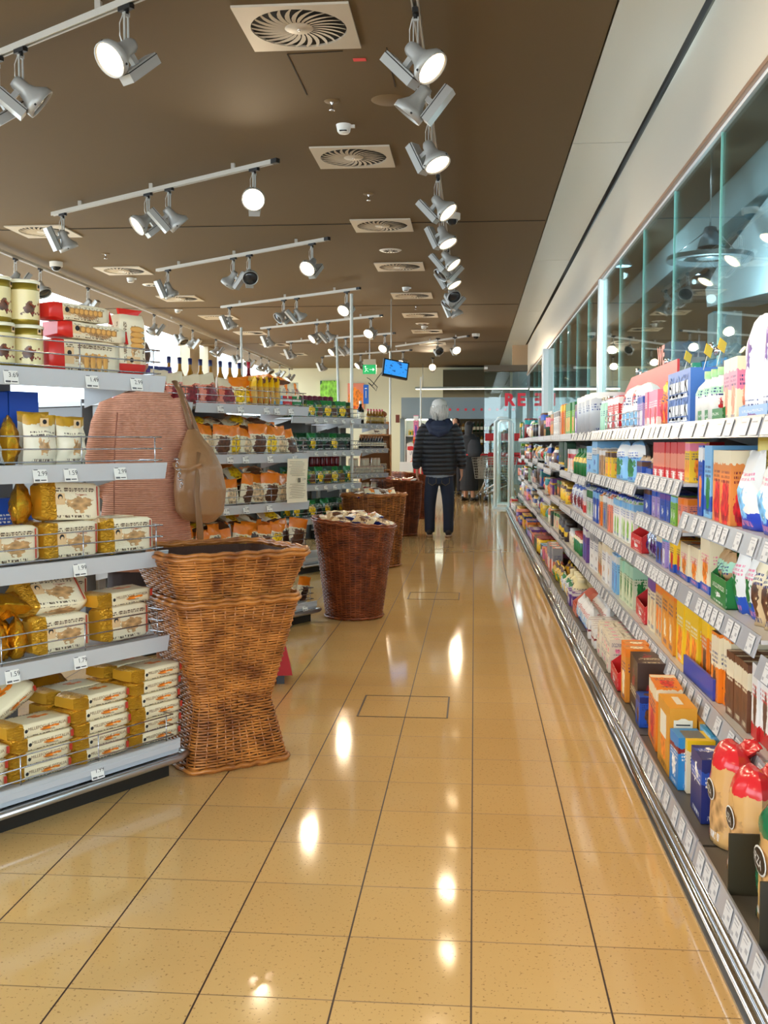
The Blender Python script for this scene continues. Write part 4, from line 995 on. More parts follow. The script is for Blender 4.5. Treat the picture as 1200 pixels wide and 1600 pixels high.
# --- base stacks
PF = [biscuit(.238, .12, .044, 60 + s, False) for s in range(4)]
def stack(x, n, nm, top=True):
    for q in range(n):
        on(1, PF[(q + int(x * 10)) % 4], 'wafer_pack', x + .006 * ((q * 7) % 3 - 1), .115, .130 + .0465 * q, 'flat cream wafer pack with gold end, %s stack on the lowest deck, %s layer' % (nm, ('bottom', 'second', 'third', 'fourth', 'fifth', 'sixth', 'seventh')[q]), 'wafer pack', 'flat wafer packs stacked on the lowest deck', rz=.02 * ((q * 5) % 3 - 1))
stack(-.05, 6, 'right'); stack(-.295, 5, 'middle'); stack(-.54, 4, 'left'); stack(-.785, 3, 'leftmost')
for x, n in ((-.05, 6), (-.295, 5), (-.54, 3)):
    for q in (n - 1,): on(1, PF[1], 'wafer_pack', x - .01, .245, .130 + .0465 * q, 'flat wafer pack in the second row behind the stacks on the lowest deck', 'wafer pack', 'second row flat wafer packs')
    for q in range(n - 1): on(1, PF[1], 'wafer_pack', x - .01, .245, .130 + .0465 * q, 'flat wafer pack in the second row behind the stacks on the lowest deck', 'wafer pack', 'second row flat wafer packs')
on(1, PF[2], 'wafer_pack', -.56, .26, .33, 'cream wafer pack leaning at a steep angle behind the left stacks', 'wafer pack', None, ry=-.5, rx=.3)
on(1, bag('wafer_bag', .2, .12, .07, GOLDF, 71), 'wafer_bag', -.30, .33, .33, 'crumpled gold pack in the shade behind the middle stack', 'wafer pack', None, rx=-1.2)
# --- island 2: nut and fruit bags
def nutbag(base, top, art, seed, w=.15, h=.19, d=.06): return bag('nut_bag', w, h, d, pk(base, top, art, 'brown', b0=.66, b1=1.2, cv=.3, r=.34, t0=.5, t1=.6, rough=.3), seed)
rnd = random.Random(7)
NB = {'orange top and nuts': nutbag('cream', 'orange', 'brown', 1), 'orange top and pale kernels': nutbag('cream', 'orange', 'beige', 2), 'orange top and dark prunes': nutbag('cream', 'orange', 'dark brown', 3),
      'orange top and yellow fruit': nutbag('cream', 'orange', 'yellow', 4), 'orange body and a red square': nutbag('salmon', 'cream', 'dark red', 5, .16, .2), 'yellow foil': nutbag((216, 176, 90), 'yellow', 'orange', 6)}
def nutrow(k, x0, x1, y, z, keys, shelf, step=.10, lean=.3, rowname='front row'):
    x = x1; q = 0
    while x > x0:
        key = keys[q % len(keys)]
        on(k, NB[key], 'nut_bag', x, y, z, 'bag with %s, %s, %s, second display island' % (key, rowname, shelf.replace('the ', '')), 'nut bag', 'nut bags with %s, %s, %s' % (key, rowname, shelf), rz=rnd.uniform(-.35, .35), rx=rnd.uniform(-lean, lean * .4), ry=rnd.uniform(-.2, .2), s=rnd.uniform(.86, 1.08))
        q += 1; x -= step
S2 = ['the top shelf', 'the second shelf', 'the third shelf', 'the fourth shelf']
nutrow(2, -1.4, -.62, .2, 1.457, ['orange body and a red square'], S2[0], .15)
nutrow(2, -.55, -.42, .2, 1.457, ['orange top and yellow fruit'], S2[0], .12)
for q in range(5): on(2, NB['yellow foil'], 'nut_bag', -.40 + .055 * q, .2, 1.457, 'yellow foil snack bag packed on edge on the top shelf of the second island', 'nut bag', 'yellow foil bags on edge', rz=1.1)
for q in range(3): on(2, NB['yellow foil'], 'nut_bag', -.36 + .1 * q, .16, 1.62 + .012 * (q % 2), 'yellow foil snack bag lying on top of the others on the top shelf', 'nut bag', 'yellow foil bags lying on top', rx=-1.45, rz=-.3)
for q, (c, lb) in enumerate((('light blue', 'blue and cream muesli bag'), ('red', 'red and cream muesli bag'), ('green', 'green and cream muesli bag'))):
    on(2, bag('muesli_bag', .10, .17, .06, pk('cream', 'cream', 'orange', b0=2, b1=3, cv=.75, r=.2), 30 + q), 'muesli_bag', -.19 + .095 * q, .19, 1.457, lb + ' at the right end of the second island top shelf', 'muesli bag')
    MB().box((0, -.026, .045), (.085, .008, .06), pk(c, 'white', c, 'white', b0=.4, b1=.6, r=.01)).build('label_patch', bpy.context.scene.objects[[o.name for o in bpy.data.objects if o.name.startswith('muesli_bag')][-1]])
nutrow(2, -1.4, .0, .2, 1.142, ['orange top and nuts', 'orange top and pale kernels', 'orange top and yellow fruit'], S2[1], .115)
nutrow(2, -1.0, -.1, .33, 1.16, ['orange top and pale kernels'], S2[1], .14, rowname='back row')
for q in range(4): on(2, NB['orange top and pale kernels'], 'nut_bag', -.62 + .16 * q, .28, 1.325, 'pale kernel bag lying flat across the second shelf row of the second island', 'nut bag', 'bags lying on the second shelf row', rx=-1.4, rz=.4)
nutrow(2, -1.3, .0, .30, .83, ['orange top and nuts', 'orange top and dark prunes'], S2[2], .13, .5, rowname='back row')
nutrow(2, -1.3, -.0, .2, .819, ['orange top and nuts', 'orange top and pale kernels'], S2[2], .12, .5)
nutrow(2, -1.4, .02, .2, .502, ['orange top and nuts', 'orange top and dark prunes', 'orange top and yellow fruit'], S2[3], .112)
nutrow(2, -1.3, -.1, .33, .51, ['orange top and pale kernels'], S2[3], .15, rowname='back row')
nutrow(2, -.6, .0, .14, .13, ['orange top and dark prunes', 'orange top and pale kernels'], 'the lowest deck', .13, .5)
for si, z in ((1, 1.325), (2, .985), (3, .675)):
    for q in range(6):
        key = ('orange top and nuts', 'orange top and yellow fruit')[q % 2]
        on(2, NB[key], 'nut_bag', -.95 + .17 * q + rnd.uniform(-.03, .03), .30, z + rnd.uniform(-.02, .02), 'bag with %s lying on top, %s, second display island' % (key, S2[si].replace('the ', '')), 'nut bag', 'tossed bags with %s, %s' % (key, S2[si]), rx=rnd.uniform(-1.5, -.9), rz=rnd.uniform(-.8, .8), ry=rnd.uniform(-.2, .2))
# bottles standing behind the nut bags
for q in range(8):
    me, cp = bottle_mesh(.03, .30, BOTM[0], BOTM[0], M('cap_navy', (30, 34, 80), .4)) if q == 0 else (me, cp)
    on(2, me, 'sauce_bottle', -.92 + .09 * q, .42, 1.457, 'slim bottle with dark blue cap behind the bags on the second island', 'bottle', 'dark capped bottles behind the bags', kids=(('cap', cp),))
me, cp = bottle_mesh(.03, .31, BOTM[2], PAPER, M('cap_red', (170, 30, 50), .4)); on(2, me, 'sauce_bottle', -.20, .42, 1.457, 'slim bottle with red cap behind the yellow foil bags', 'bottle', None, kids=(('cap', cp),))
for q in range(4): on(2, MB().box((0, 0, .06), (.09, .06, .12), pk('violet', 'dark blue', 'white')).build('carton', link=False), 'carton', -1.30 + .11 * q, .42, 1.457 + .11, 'small violet carton behind the orange bags at the far left', 'carton', 'violet cartons')
# pink and white boxes peeping out behind the first island
for q, c in enumerate(('red', 'pink')): on(2, MB().box((0, 0, .08), (.1, .08, .16), pk('pink', c, 'white', 'white', b0=.3, b1=.6)).build('carton', link=False), 'carton', -1.42 + .03 * q, .30, 1.457 + .18 * q, ('lower', 'upper')[q] + ' pink carton seen past the upright biscuit pack', 'carton')
# paper notice hanging on the third rail
b = MB(); n = 8
pr = []
for i in range(n + 1):
    v = i / n; pr.append((.006 * math.sin(v * 5), v))
for i in range(n):
    (y0, v0), (y1, v1) = pr[i], pr[i + 1]
    q = [b.bm.verts.new((sx * .105, yy, vv * .295)) for sx, yy, vv in ((-1, y0, v0), (1, y0, v0), (1, y1, v1), (-1, y1, v1))]; b.face(q, PAPER)
for r_ in range(22):
    if 8 < r_ < 13: continue
    b.box((-.02 + .01 * (r_ % 3), -.008, .275 - r_ * .0115), (.13 + .02 * (r_ % 2), .001, .0025), M('notice_print', (150, 136, 110), .8))
b.box((.01, -.009, .15), (.025, .001, .03), M('notice_dark', (110, 100, 84), .8)); b.text('2.99', .02, M('notice_dark', (110, 100, 84), .8), TR((.06, -.009, .155), rx=PI / 2))
o = on(2, b.build('paper_notice', link=False), 'paper_notice', -.10, .075, .815, 'cream paper notice with small print hanging from the second island', 'notice')
# island 3: green bags, red bottles
GB = {'green': bag('green_bag', .15, .17, .06, pk('green', 'dark green', 'brown', 'yellow', b0=.7, b1=1.2, cv=.3, r=.36, rough=.3), 1), 'yellow green': bag('green_bag', .15, .17, .06, pk('dark green', 'green', 'yellow', 'white', b0=.7, b1=1.2, cv=.4, r=.3, rough=.3), 2), 'dark green': bag('green_bag', .15, .17, .06, pk('dark green', 'dark green', 'black', 'white', b0=.9, b1=1.2, cv=.2, r=.3, rough=.3), 3)}
for si, (z, ks) in enumerate(((1.457, ['green', 'yellow green']), (1.142, ['dark green', 'dark green', 'yellow green']), (.819, ['yellow green', 'green']), (.502, ['dark green', 'yellow green']))):
    for row in range(2):
        for q in range(8):
            key = ks[q % len(ks)]
            on(3, GB[key], 'green_bag', -.03 - .115 * q, .2 + .12 * row, z, '%s nut bag, %s row of %s of the third island' % (key, ('front', 'back')[row], S2[si]), 'nut bag', '%s bags, row %d, %s' % (key, row, S2[si]), rz=rnd.uniform(-.2, .2), rx=rnd.uniform(-.3, 0))
me, cp = bottle_mesh(.032, .16, BOTM[2], BOTM[2], BOTM[2], 10)
for q in range(6): on(3, me, 'red_bottle', -.1 - .075 * q, .30, .98, 'small dark red bottle above the green bags of the third island', 'bottle', 'dark red bottles', kids=(('cap', cp),))
for q in range(7): on(3, MB().lathe([(0, 0), (.03, 0), (.032, .05), (0, .06)], M('berry_lid', (110, 20, 50), .4), 10).build('jar', link=False), 'jar', -.12 - .08 * q, .36, 1.62, 'small dark red lidded jar behind the green bags on the top shelf', 'jar', 'dark red lidded jars')
# island 4: bottles and jars
me, cp = bottle_mesh(.028, .20, BOTM[0], M('label_oil', (220, 190, 110), .6), M('cap_pink', (220, 90, 110), .4), 10)
for q in range(6): on(4, me, 'oil_bottle', .02 - .062 * q, .18, 1.457, 'golden oil bottle with pink or white cap on the fourth island top shelf', 'bottle', 'golden oil bottles', kids=(('cap', cp),))
me, cp = bottle_mesh(.045, .30, M('bottle_dark', (28, 24, 22), .15), PAPER, WHITEP, 12); on(4, me, 'sauce_bottle', -.45, .18, 1.457, 'tall dark bottle with white cap and label beside the oil bottles', 'bottle', None, kids=(('cap', cp),))
me, cp = bottle_mesh(.024, .16, M('bottle_dark', (28, 24, 22), .15), PAPER, M('cap_tan', (200, 150, 110), .5), 10)
for q in range(9): on(4, me, 'spice_bottle', .02 - .06 * q, .18, 1.142, 'small dark bottle with tan cap and white label on the fourth island', 'bottle', 'small dark bottles with tan caps', kids=(('cap', cp),))
b = MB(); b.lathe([(0, 0), (.035, 0), (.037, .02), (.037, .07), (.03, .085)], M('jar_cream', (220, 206, 180), .3), 12); jm = b.build('jar', link=False)
b = MB(); b.lathe([(.033, .08), (.034, .1), (0, .1)], M('jar_lid_cream', (226, 190, 160), .4), 12); jl = b.build('lid', link=False)
for si, z in ((2, .819), (3, .502)):
    for q in range(9):
        for lv in range(2 if q % 3 else 1): on(4, jm, 'spread_jar', .01 - .08 * q, .19, z + .1 * lv, 'small cream jar %s on %s of the fourth island' % (('standing', 'stacked')[lv], S2[si]), 'jar', 'cream jars, layer %d, %s' % (lv, S2[si]), kids=(('lid', jl),))
# wooden crate shelf beside the fourth island
t = thing('wooden_shelf', 'open wooden shelf with cream packets right of the jars', 'shelf', (-1.46, 15.5, 0), R(8))
for sx in (-.22, .22): MB().box((sx, 0, .66), (.022, .34, 1.32), WOODM).build('side_panel', t)
b = MB(); b.box((0, .16, .66), (.44, .015, 1.32), WOODM); b.build('back_panel', t)
for z in (.5, .82, 1.12, 1.33): MB().box((0, 0, z), (.46, .34, .022), WOODM).build('board', t)
for q in range(9):
    z = (.512, .832, 1.132)[q // 3]; me = bag('cream_packet', .13, .10, .05, pk('cream', 'cream', 'dark blue', b0=2, b1=3, r=.2), 90 + q)
    o = put(me, 'cream_packet', loc=(-1.60 + .13 * (q % 3), 15.42, z), rot=(-.6, 0, .2)); tag(o, 'cream packet leaning on the %s board of the wooden shelf' % ('lower', 'middle', 'upper')[q // 3], 'packet', 'cream packets, %s board' % ('lower', 'middle', 'upper')[q // 3])
o = MB().box((-1.42, 15.45, 1.46), (.26, .2, .11), pk('cream', 'cream', 'brown', b0=2, b1=3, r=.12)).build('cardboard_box'); o.location = (0, 0, -.06); tag(o, 'flat cream cardboard box on top of the wooden shelf', 'box')
o = MB().box((0, 0, .06), (.22, .2, .12), pk('beige', 'cream', 'brown', b0=2, b1=3, r=.12)).build('cardboard_box', loc=(-1.42, 15.45, 1.456)); tag(o, 'upper cream cardboard box on top of the wooden shelf', 'box')
b = MB(); b.ball((0, 0, .05), .12, M('bread_brown', (170, 100, 50), .7), 14, sz=.5); tag(b.build('round_bread', loc=(-1.40, 15.45, 1.585)), 'round brown loaf on the boxes above the wooden shelf', 'bread')
# contents of the baskets
def fill(cx, cy, z, rad, cols, lb, cat, n, seed, s=.15):
    rr = random.Random(seed)
    for q in range(n):
        a = q * 2.4; r_ = rad * math.sqrt((q + .3) / n); c = cols[q % len(cols)]
        me = bag('snack_packet', s, s * .8, .045, pk(c[0], c[1], c[2], b0=.7, b1=.9, cv=.45, r=.25, rough=.3), seed * 20 + q)
        o = put(me, 'snack_packet', loc=(cx + r_ * math.cos(a), cy + r_ * math.sin(a) - s * .3, z + .018 * (n - q) / n * 2 + .01 * (q % 3)), rot=(-1.25 + rr.uniform(-.2, .3), rr.uniform(-.3, .3), rr.uniform(-.8, .8)))
        tag(o, '%s %s' % (c[0] + ' and ' + c[1], lb), cat, '%s %s packets %s' % (c[0], c[1], lb))
fill(-.835, 7.30, .64, .20, [('cream', 'white', 'tan'), ('beige', 'cream', 'brown'), ('white', 'red', 'tan')], 'packet heaped in the round wicker basket', 'packet', 14, 3)
fill(-.98, 10.25, .66, .17, [('cream', 'dark red', 'orange'), ('white', 'brown', 'brown')], 'packet heaped in the basket behind the round one', 'packet', 10, 4, .17)
fill(-1.02, 13.85, .66, .17, [('white', 'red', 'orange'), ('salmon', 'cream', 'red')], 'packet heaped in the basket left of the man', 'packet', 9, 5, .17)
# red trolley behind the nearest basket
t = thing('red_trolley_bag', 'red fabric bag with a black foot standing behind the nearest wicker basket', 'bag', (-1.12, 5.26, 0), R(12))
b = MB(); b.prism([(-.17, -.13, .05), (.17, -.13, .05), (.17, .13, .05), (-.17, .13, .05)], (0, 0, .001), M('bag_red', (186, 20, 26), .6))
b.box((0, 0, .20), (.38, .26, .31), M('bag_red', (186, 20, 26), .6), taper=.62); b.build('fabric_body', t)
for sx in (-1, 1): MB().box((sx * .13, -.09, .025), (.04, .05, .05), BLACKP).build('foot', t)
# ------------------------------------------------------------------ right hand shelves
J = [1.75] + [2.82 + 1.075 * k for k in range(15)]          # bay joints along the aisle
XU, XB = .75, .60
HZ = {}                                                      # rail bottoms per bay
def bay_heights(i):
    if i == 0: return [.323, .60, .908, 1.231]
    if i == 1: return [.323, .646, .908, 1.231]
    if i == 2: return [.323, .646, .84, 1.02, 1.231]
    if i in (3, 4): return [.323, .646, .965, 1.231]
    if i in (5, 6): return [.323, .646, .925, 1.231]
    return [[.323, .62, .93, 1.231], [.34, .66, .97, 1.231], [.323, .60, .90, 1.231]][i % 3]
TAGR = None
def label_strip_mat():
    m, nt, b = newmat('label_strip'); x = NX(nt); tc = x.node('ShaderNodeTexCoord'); sp = x.node('ShaderNodeSeparateXYZ'); nt.links.new(tc.outputs['Object'], sp.inputs[0])
    f = x.m('LESS_THAN', x.m('FRACT', x.m('MULTIPLY', sp.outputs[1], 9.0)), .62)
    nt.links.new(x.mix(f, lin((176, 178, 182)), lin((226, 226, 226))), b.inputs['Base Color']); b.inputs['Roughness'].default_value = .35
    return m
LSM = label_strip_mat(); RAILP = M('plastic_rail', (170, 172, 178), .25, .1)
def rtag():
    b = MB(); b.box((0, 0, 0), (.0015, .058, .050), M('tag_pale', (208, 208, 208), .5)); D = M('tag_print_grey', (164, 164, 168), .7)
    b.box((-.001, .006, .018), (.0005, .04, .003), D); b.box((-.001, .004, .010), (.0005, .03, .002), D); b.box((-.001, -.014, -.004), (.0005, .018, .009), D); b.box((-.001, .018, -.016), (.0005, .014, .008), D)
    return b.build('price_tag', link=False)
RT = rtag(); RTW = MB().box((0, 0, 0), (.0015, .085, .050), M('tag_gloss', (182, 186, 192), .3)).box((-.001, .01, .012), (.0005, .05, .003), M('tag_print_grey', (164, 164, 168), .7)).build('price_tag', link=False); rnd = random.Random(21)
BN = ['nearest', 'second', 'third', 'fourth', 'fifth', 'sixth', 'seventh', 'eighth', 'ninth', 'tenth', 'eleventh', 'twelfth', 'thirteenth', 'fourteenth', 'fifteenth']
for i in range(15):
    y0, y1 = J[i] + .008, J[i + 1] - .008; L = y1 - y0; yc = (y0 + y1) / 2
    t = thing('wall_shelf', '%s bay of the long grey shelving along the right side' % BN[i], 'shelving unit', (0, y0, 0), 0, 'right hand shelving bays')
    b = MB(); b.box((.86, L / 2, .04), (.46, L, .075), DARKPL); b.build('plinth', t)
    b = MB(); b.box((.855, L / 2, .125), (.50, L, .02), M('base_deck_dark', (84, 80, 72), .5)); b.bar((XB, 0, .12), (XB, L, .12), .006, .062, RAILP, up=(.22, 0, 1)); d = b.build('base_deck', t)
    b = MB(); b.box((1.13, L / 2, .66), (.012, L, 1.18), M('shelf_back_dark', (110, 100, 88), .6)); b.build('back_panel', t)
    b = MB(); b.box((1.11, .0, .65), (.05, .04, 1.3), LAMPGREY); b.build('upright', t)
    hz = bay_heights(i)
    for z in hz:
        RTx = RTW if z > 1.2 else RT
        b = MB(); b.box((.945, L / 2, z + .042), (.37, L, .012), SHELFG); b.bar((XU, 0, z + .03), (XU, L, z + .03), .005, .062, RAILP, up=(.30, 0, 1))
        s = b.build('shelf', t)
        for yy in (.03, L - .03): MB().prism([(.80, yy, z + .036), (1.12, yy, z + .036), (1.12, yy, z - .06)], (0, .004, 0), M('bracket_grey', (130, 130, 130), .5)).build('shelf_bracket', s)
        if i <= 5:
            yy = .05
            while yy < L - .04:
                put(RTx, 'price_tag', s, loc=(XU - .006, yy, z + .030), rot=(0, R(16), 0)); yy += (rnd.choice((.068, .075, .09, .13)) if i > 1 else rnd.choice((.075, .12, .16))) * (1.5 if z > 1.2 else 1)
        else:
            MB().box((XU - .006, L / 2, z + .03), (.002, L * .97, .05), LSM).build('label_strip', s)
    if i <= 5:
        yy = .06
        while yy < L - .04: put(RT, 'price_tag', d, loc=(XB - .006, yy, .12), rot=(0, R(12), 0)); yy += rnd.choice((.08, .1, .14))
    else: MB().box((XB - .006, L / 2, .12), (.002, L * .97, .05), LSM).build('label_strip', d)
# steel kick rail in front
b = MB(); b.tube([(.575, 1.0, .052), (.575, 18.9, .052)], .013, CHROME, 8); b.tube([(.592, 1.0, .078), (.592, 18.9, .078)], .010, CHROME, 8); b.box((.60, 9.95, .045), (.016, 17.9, .05), STEEL); b.box((.585, 9.95, .004), (.03, 17.9, .008), STEEL)
tag(b.build('kick_rail'), 'long polished steel double kick rail along the foot of the right shelves', 'kick rail')

# ---- product shapes; local frame: front looks to -X, base centre at the origin, width along Y
def carton(w, d, h, m, top=None, fr=None): return MB().box((0, 0, h / 2), (d, w, h), m, top=top, front=fr).build('carton', link=False), ()
def pouch(w, d, h, m, top=None, fr=None): return MB().pillow(w, h, d, m, Matrix.Rotation(-PI / 2, 4, 'Z'), int(w * 999 + h * 777), nx=6, nz=8).build('pouch', link=False), ()
def jar(w, d, h, m, top=None, fr=None):
    r = w / 2 * .95; b = MB(); b.lathe([(0, 0), (r * .95, 0), (r, h * .06), (r, h * .74), (r * .8, h * .84)], m, 12)
    c = MB(); c.lathe([(r * .84, h * .83), (r * .86, h), (0, h)], top or M('lid_gold', (190, 150, 60), .3, .6), 12)
    return b.build('jar', link=False), (('lid', c.build('lid', link=False)),)
def can(w, d, h, m, top=None, fr=None):
    r = w / 2 * .96; b = MB(); b.lathe([(0, 0), (r, 0), (r, h * .985), (r * .92, h), (0, h * .985, CHROME)], m, 14); return b.build('can', link=False), ()
def bottle(w, d, h, m, top=None, fr=None):
    r = w / 2 * .94; b = MB(); b.lathe([(0, 0), (r, 0), (r, h * .58), (r * .8, h * .70), (r * .38, h * .82), (r * .36, h * .88)], m, 12)
    c = MB(); c.lathe([(r * .42, h * .86), (r * .42, h), (0, h)], top or WHITEP, 10)
    return b.build('bottle', link=False), (('cap', c.build('cap', link=False)),)
def tetra(w, d, h, m, top=None, fr=None):
    b = MB(); b.box((0, 0, h * .46), (d, w, h * .92), m); b.box((0, 0, h * .96), (d * .7, w * .96, h * .08), m, taper=.5)
    c = MB(); c.lathe([(w * .2, h * .93), (w * .2, h * 1.02), (0, h * 1.02)], top or M('cap_blue', (40, 60, 160), .4), 10)
    return b.build('drink_carton', link=False), (('cap', c.build('cap', link=False)),)
def crate(w, d, h, m, top=None, fr=None):
    "open display tray: low front, high back, four walls"
    b = MB(); t = .004; b.box((0, 0, t / 2), (d, w, t), m); b.box((-d / 2, 0, h * .22), (t, w, h * .44), m); b.box((d / 2, 0, h / 2), (t, w, h), m)
    for s in (-1, 1): b.prism([(-d / 2, s * w / 2, 0), (d / 2, s * w / 2, 0), (d / 2, s * w / 2, h), (0, s * w / 2, h), (-d / 2, s * w / 2, h * .44)], (0, t * (-s), 0), fr or m)
    return b.build('display_tray', link=False), ()
def loaf(w, d, h, m, top=None, fr=None):
    b = MB(); b.pillow(w, h, d, m, Matrix.Rotation(-PI / 2, 4, 'Z'), int(w * 900), nx=10, nz=14, bottom=.9, wr=.007, top=.25)
    me = b.build('bread_bag', link=False); return me, ()
def bigbag(w, d, h, m, top=None, fr=None):
    b = MB(); b.pillow(w, h, d, m, Matrix.Rotation(-PI / 2, 4, 'Z'), 5, nx=8, nz=16, bottom=.95, wr=.003, dome=.6); return b.build('tall_bag', link=False), ()
KIND = {'carton': (carton, 'carton', 'carton'), 'pouch': (pouch, 'pouch', 'pouch'), 'jar': (jar, 'jar', 'jar'), 'can': (can, 'can', 'can'), 'bottle': (bottle, 'bottle', 'bottle'),
        'drink': (tetra, 'drink_carton', 'drink carton'), 'crate': (crate, 'display_tray', 'display tray'), 'loaf': (loaf, 'bread_bag', 'bread'), 'bag': (bigbag, 'tall_bag', 'bag')}
def place(kind, m, w, d, h, X, Y, Z, label, grp, cache, rz=0, top=None, fr=None, rx=0):
    fn, nm, cat = KIND[kind]; key = (kind, m.name, round(w, 3), round(d, 3), round(h, 3), top.name if top else 0, fr.name if fr else 0)
    if key not in cache: cache[key] = fn(w, d, h, m, top, fr)
    me, kids = cache[key]
    o = put(me, nm, mat=TR((X, Y, Z), rz=rz, rx=rx)); tag(o, label, cat, grp)
    for kn, km in kids: put(km, kn, o)
    return o
CACHE = {}
T5, T4, T3, T2, T1 = 'top shelf', 'second highest shelf', 'middle shelf', 'second lowest shelf', 'lowest shelf'
USED = set()
def yy_of(x, X): return X * 1640.0 / (x - 741.0)
def levelz(shelf, y):
    "top of the board and head room for a station y"
    i = max(k for k in range(15) if J[k] <= max(y, J[0])); hz = bay_heights(i)
    if shelf == T1: return .137, hz[0] - .137 - .01
    if shelf == T2: k = 0
    elif shelf == T3 or shelf.startswith('middle'): k = 1
    elif shelf.startswith('narrow'): k = 2
    elif shelf == T4: k = len(hz) - 2
    else: k = len(hz) - 1
    z = hz[k] + .049
    return z, (hz[k + 1] - z - .004 if k + 1 < len(hz) else 1.0)
def run(shelfname, Z, X, xr, xl, kind, m, h, desc, n=1, rows=1, d=.09, top=None, fr=None, gap=.004, lv=1, jit=.02, zoff=0.0):
    "a run of equal facings between two stations (near, far) of the aisle"
    ya, yb = yy_of(xr, X), yy_of(xl, X); w = (yb - ya) / n
    lab = '%s, %s' % (desc, shelfname)
    for r in range(rows):
        for l in range(lv):
            for q in range(n):
                rr = random.Random(hash((int(xr), q, r, l))); yq = ya + w * (q + .5)
                z, room = levelz(shelfname, yq)
                if X > .7 and X + d / 2 + r * (d + .006) + .02 + d / 2 > 1.12: continue
                hh = min(h, (room + (.05 if X < .7 and r == 0 else 0) - zoff) / lv)
                lb = lab if rows == 1 and lv == 1 else '%s, %s' % (lab, ('front', 'second', 'third', 'fourth', 'back')[r] + ' row')
                place(kind, m, w - gap, d, hh, X + d / 2 + r * (d + .006) + rr.uniform(0, jit), yq, z + zoff + l * (hh + .001), lb, lb, CACHE, rz=rr.uniform(-.05, .05), top=top, fr=fr)
X5 = .79; Z5 = 1.231 + .049; P = pk
# ----- top shelf, near to far
run(T5, Z5, X5, 1225, 1190, 'pouch', P('light blue', 'cream', 'brown', b0=.5, b1=.9), .30, 'pale blue milk pouch above the green tray', 1, d=.10)
run(T5, Z5, X5 - .012, 1225, 1184, 'crate', P('green', 'green', 'white', 'white', r=.1), .10, 'green tray under the pale pouch at the right edge', 1, d=.2)
LILA = P((228, 230, 238), 'white', 'violet', 'dark blue', b0=2, b1=3, cu=.5, cv=.62, r=.13, t0=.12, t1=.2)
run(T5, Z5, X5, 1183, 1162, 'bag', LILA, .33, 'tall white bag with rounded top, nearer of the two', 1, d=.09)
run(T5, Z5, X5, 1160, 1137, 'bag', LILA, .31, 'tall white bag with rounded top, farther of the two', 1, d=.09)
run(T5, Z5, X5 - .012, 1184, 1136, 'crate', P((150, 186, 232), (150, 186, 232), 'violet', 'white', r=.12, b0=2, b1=3), .095, 'pale blue tray under the tall white bags', 1, d=.2)
run(T5, Z5, X5, 1135, 1112, 'carton', P('cream', 'pink', 'salmon', b0=.5, b1=.8), .20, 'cream and pink carton behind the tall white bags', 2, 2, d=.07)
run(T5, Z5, X5 - .012, 1111, 1070, 'crate', P('green', 'green', 'white', 'white', r=.08), .11, 'plain green tray holding white bottles', 1, d=.2)
run(T5, Z5 + .006, X5 + .01, 1108, 1076, 'bottle', P('white', 'mint', 'red', b0=.6, b1=.75, cv=.3, r=.15), .19, 'white bottle with pale green top in the green tray', 3, 2, d=.07, top=M('cap_mint', (160, 210, 150), .4))
BLK = P((60, 110, 190), (60, 110, 190), 'white', 'white', b0=2, b1=3, r=.0, t0=2, t1=3)
def blockbox(w, d, h):
    b = MB(); b.box((0, 0, h / 2), (d, w, h), BLK); WH = M('block_white', (220, 228, 240), .5)
    T = lambda z: TR((-d / 2 - .002, 0, z), rz=-PI / 2, rx=0) @ Matrix.Rotation(PI / 2, 4, 'X')
    for z in (h * .70, h * .28):
        b.box((-d / 2 - .001, 0, z), (.002, w * .82, h * .2), WH); b.text('BLOCK', w * .27, BLK, T(z)); b.box((-d / 2 - .001, 0, z - h * .16), (.002, w * .8, h * .07), WH); b.text('HOUSE', w * .12, BLK, T(z - h * .16))
    b.box((d * .05, -w / 2 - .001, h * .72), (d * .5, .002, h * .22), WH); b.text('B', d * .34, BLK, TR((.01 * 0, -w / 2 - .003, h * .72), rx=PI / 2)); b.text('S', d * .3, WH, TR((.0, -w / 2 - .003, h * .42), rx=PI / 2))
    return b.build('carton', link=False)
ya, yb = yy_of(1066, X5), yy_of(1033, X5)
o = put(blockbox(yb - ya, .19, .215), 'carton', mat=TR((X5 + .10, (ya + yb) / 2, Z5))); tag(o, 'blue carton with white BLOCK lettering on the top shelf', 'carton')
FLG = M('flag_yellow', (246, 196, 60), .5)
for x_, X_ in ((1062, .82), (1092, .80), (1112, .80)):
    b = MB(); b.box((0, 0, .02), (.002, .05, .035), FLG); b.box((-.0015, 0, .03), (.001, .036, .005), M('flag_red', (200, 50, 40), .5)); b.tube([(0, 0, -.05), (0, 0, 0)], .0015, WHITEP, 4)
    o = b.build('shelf_flag'); o.matrix_basis = TR((X_, yy_of(x_, X_), Z5 + {1062: .25, 1092: .235, 1112: .235}[x_]), rz=-.7, ry=.1, rx=-.3); tag(o, 'small yellow flag sticking up %s on the top shelf' % {1062: 'behind the BLOCK carton', 1092: 'above the white bottles', 1112: 'beside the cream cartons'}[x_], 'flag', 'yellow shelf flags')
run(T5, Z5, X5, 1031, 1019, 'pouch', P('orange', 'yellow', 'red'), .20, 'orange pouch beside the BLOCK carton', 2, d=.06)
run(T5, Z5, X5, 1018, 998, 'carton', P('pink', 'white', 'red', 'white', b0=.05, b1=.3), .17, 'pink and white carton', 4, d=.07)
run(T5, Z5, X5, 997, 986, 'carton', P('lilac', 'blue', 'white'), .16, 'lilac and blue carton', 3, d=.07)
run(T5, Z5, X5, 984, 961, 'bag', P('white', 'light blue', 'red', b0=.1, b1=.4, cv=.7, r=.16), .24, 'large white bag under the red sign', 2, 1, d=.16)
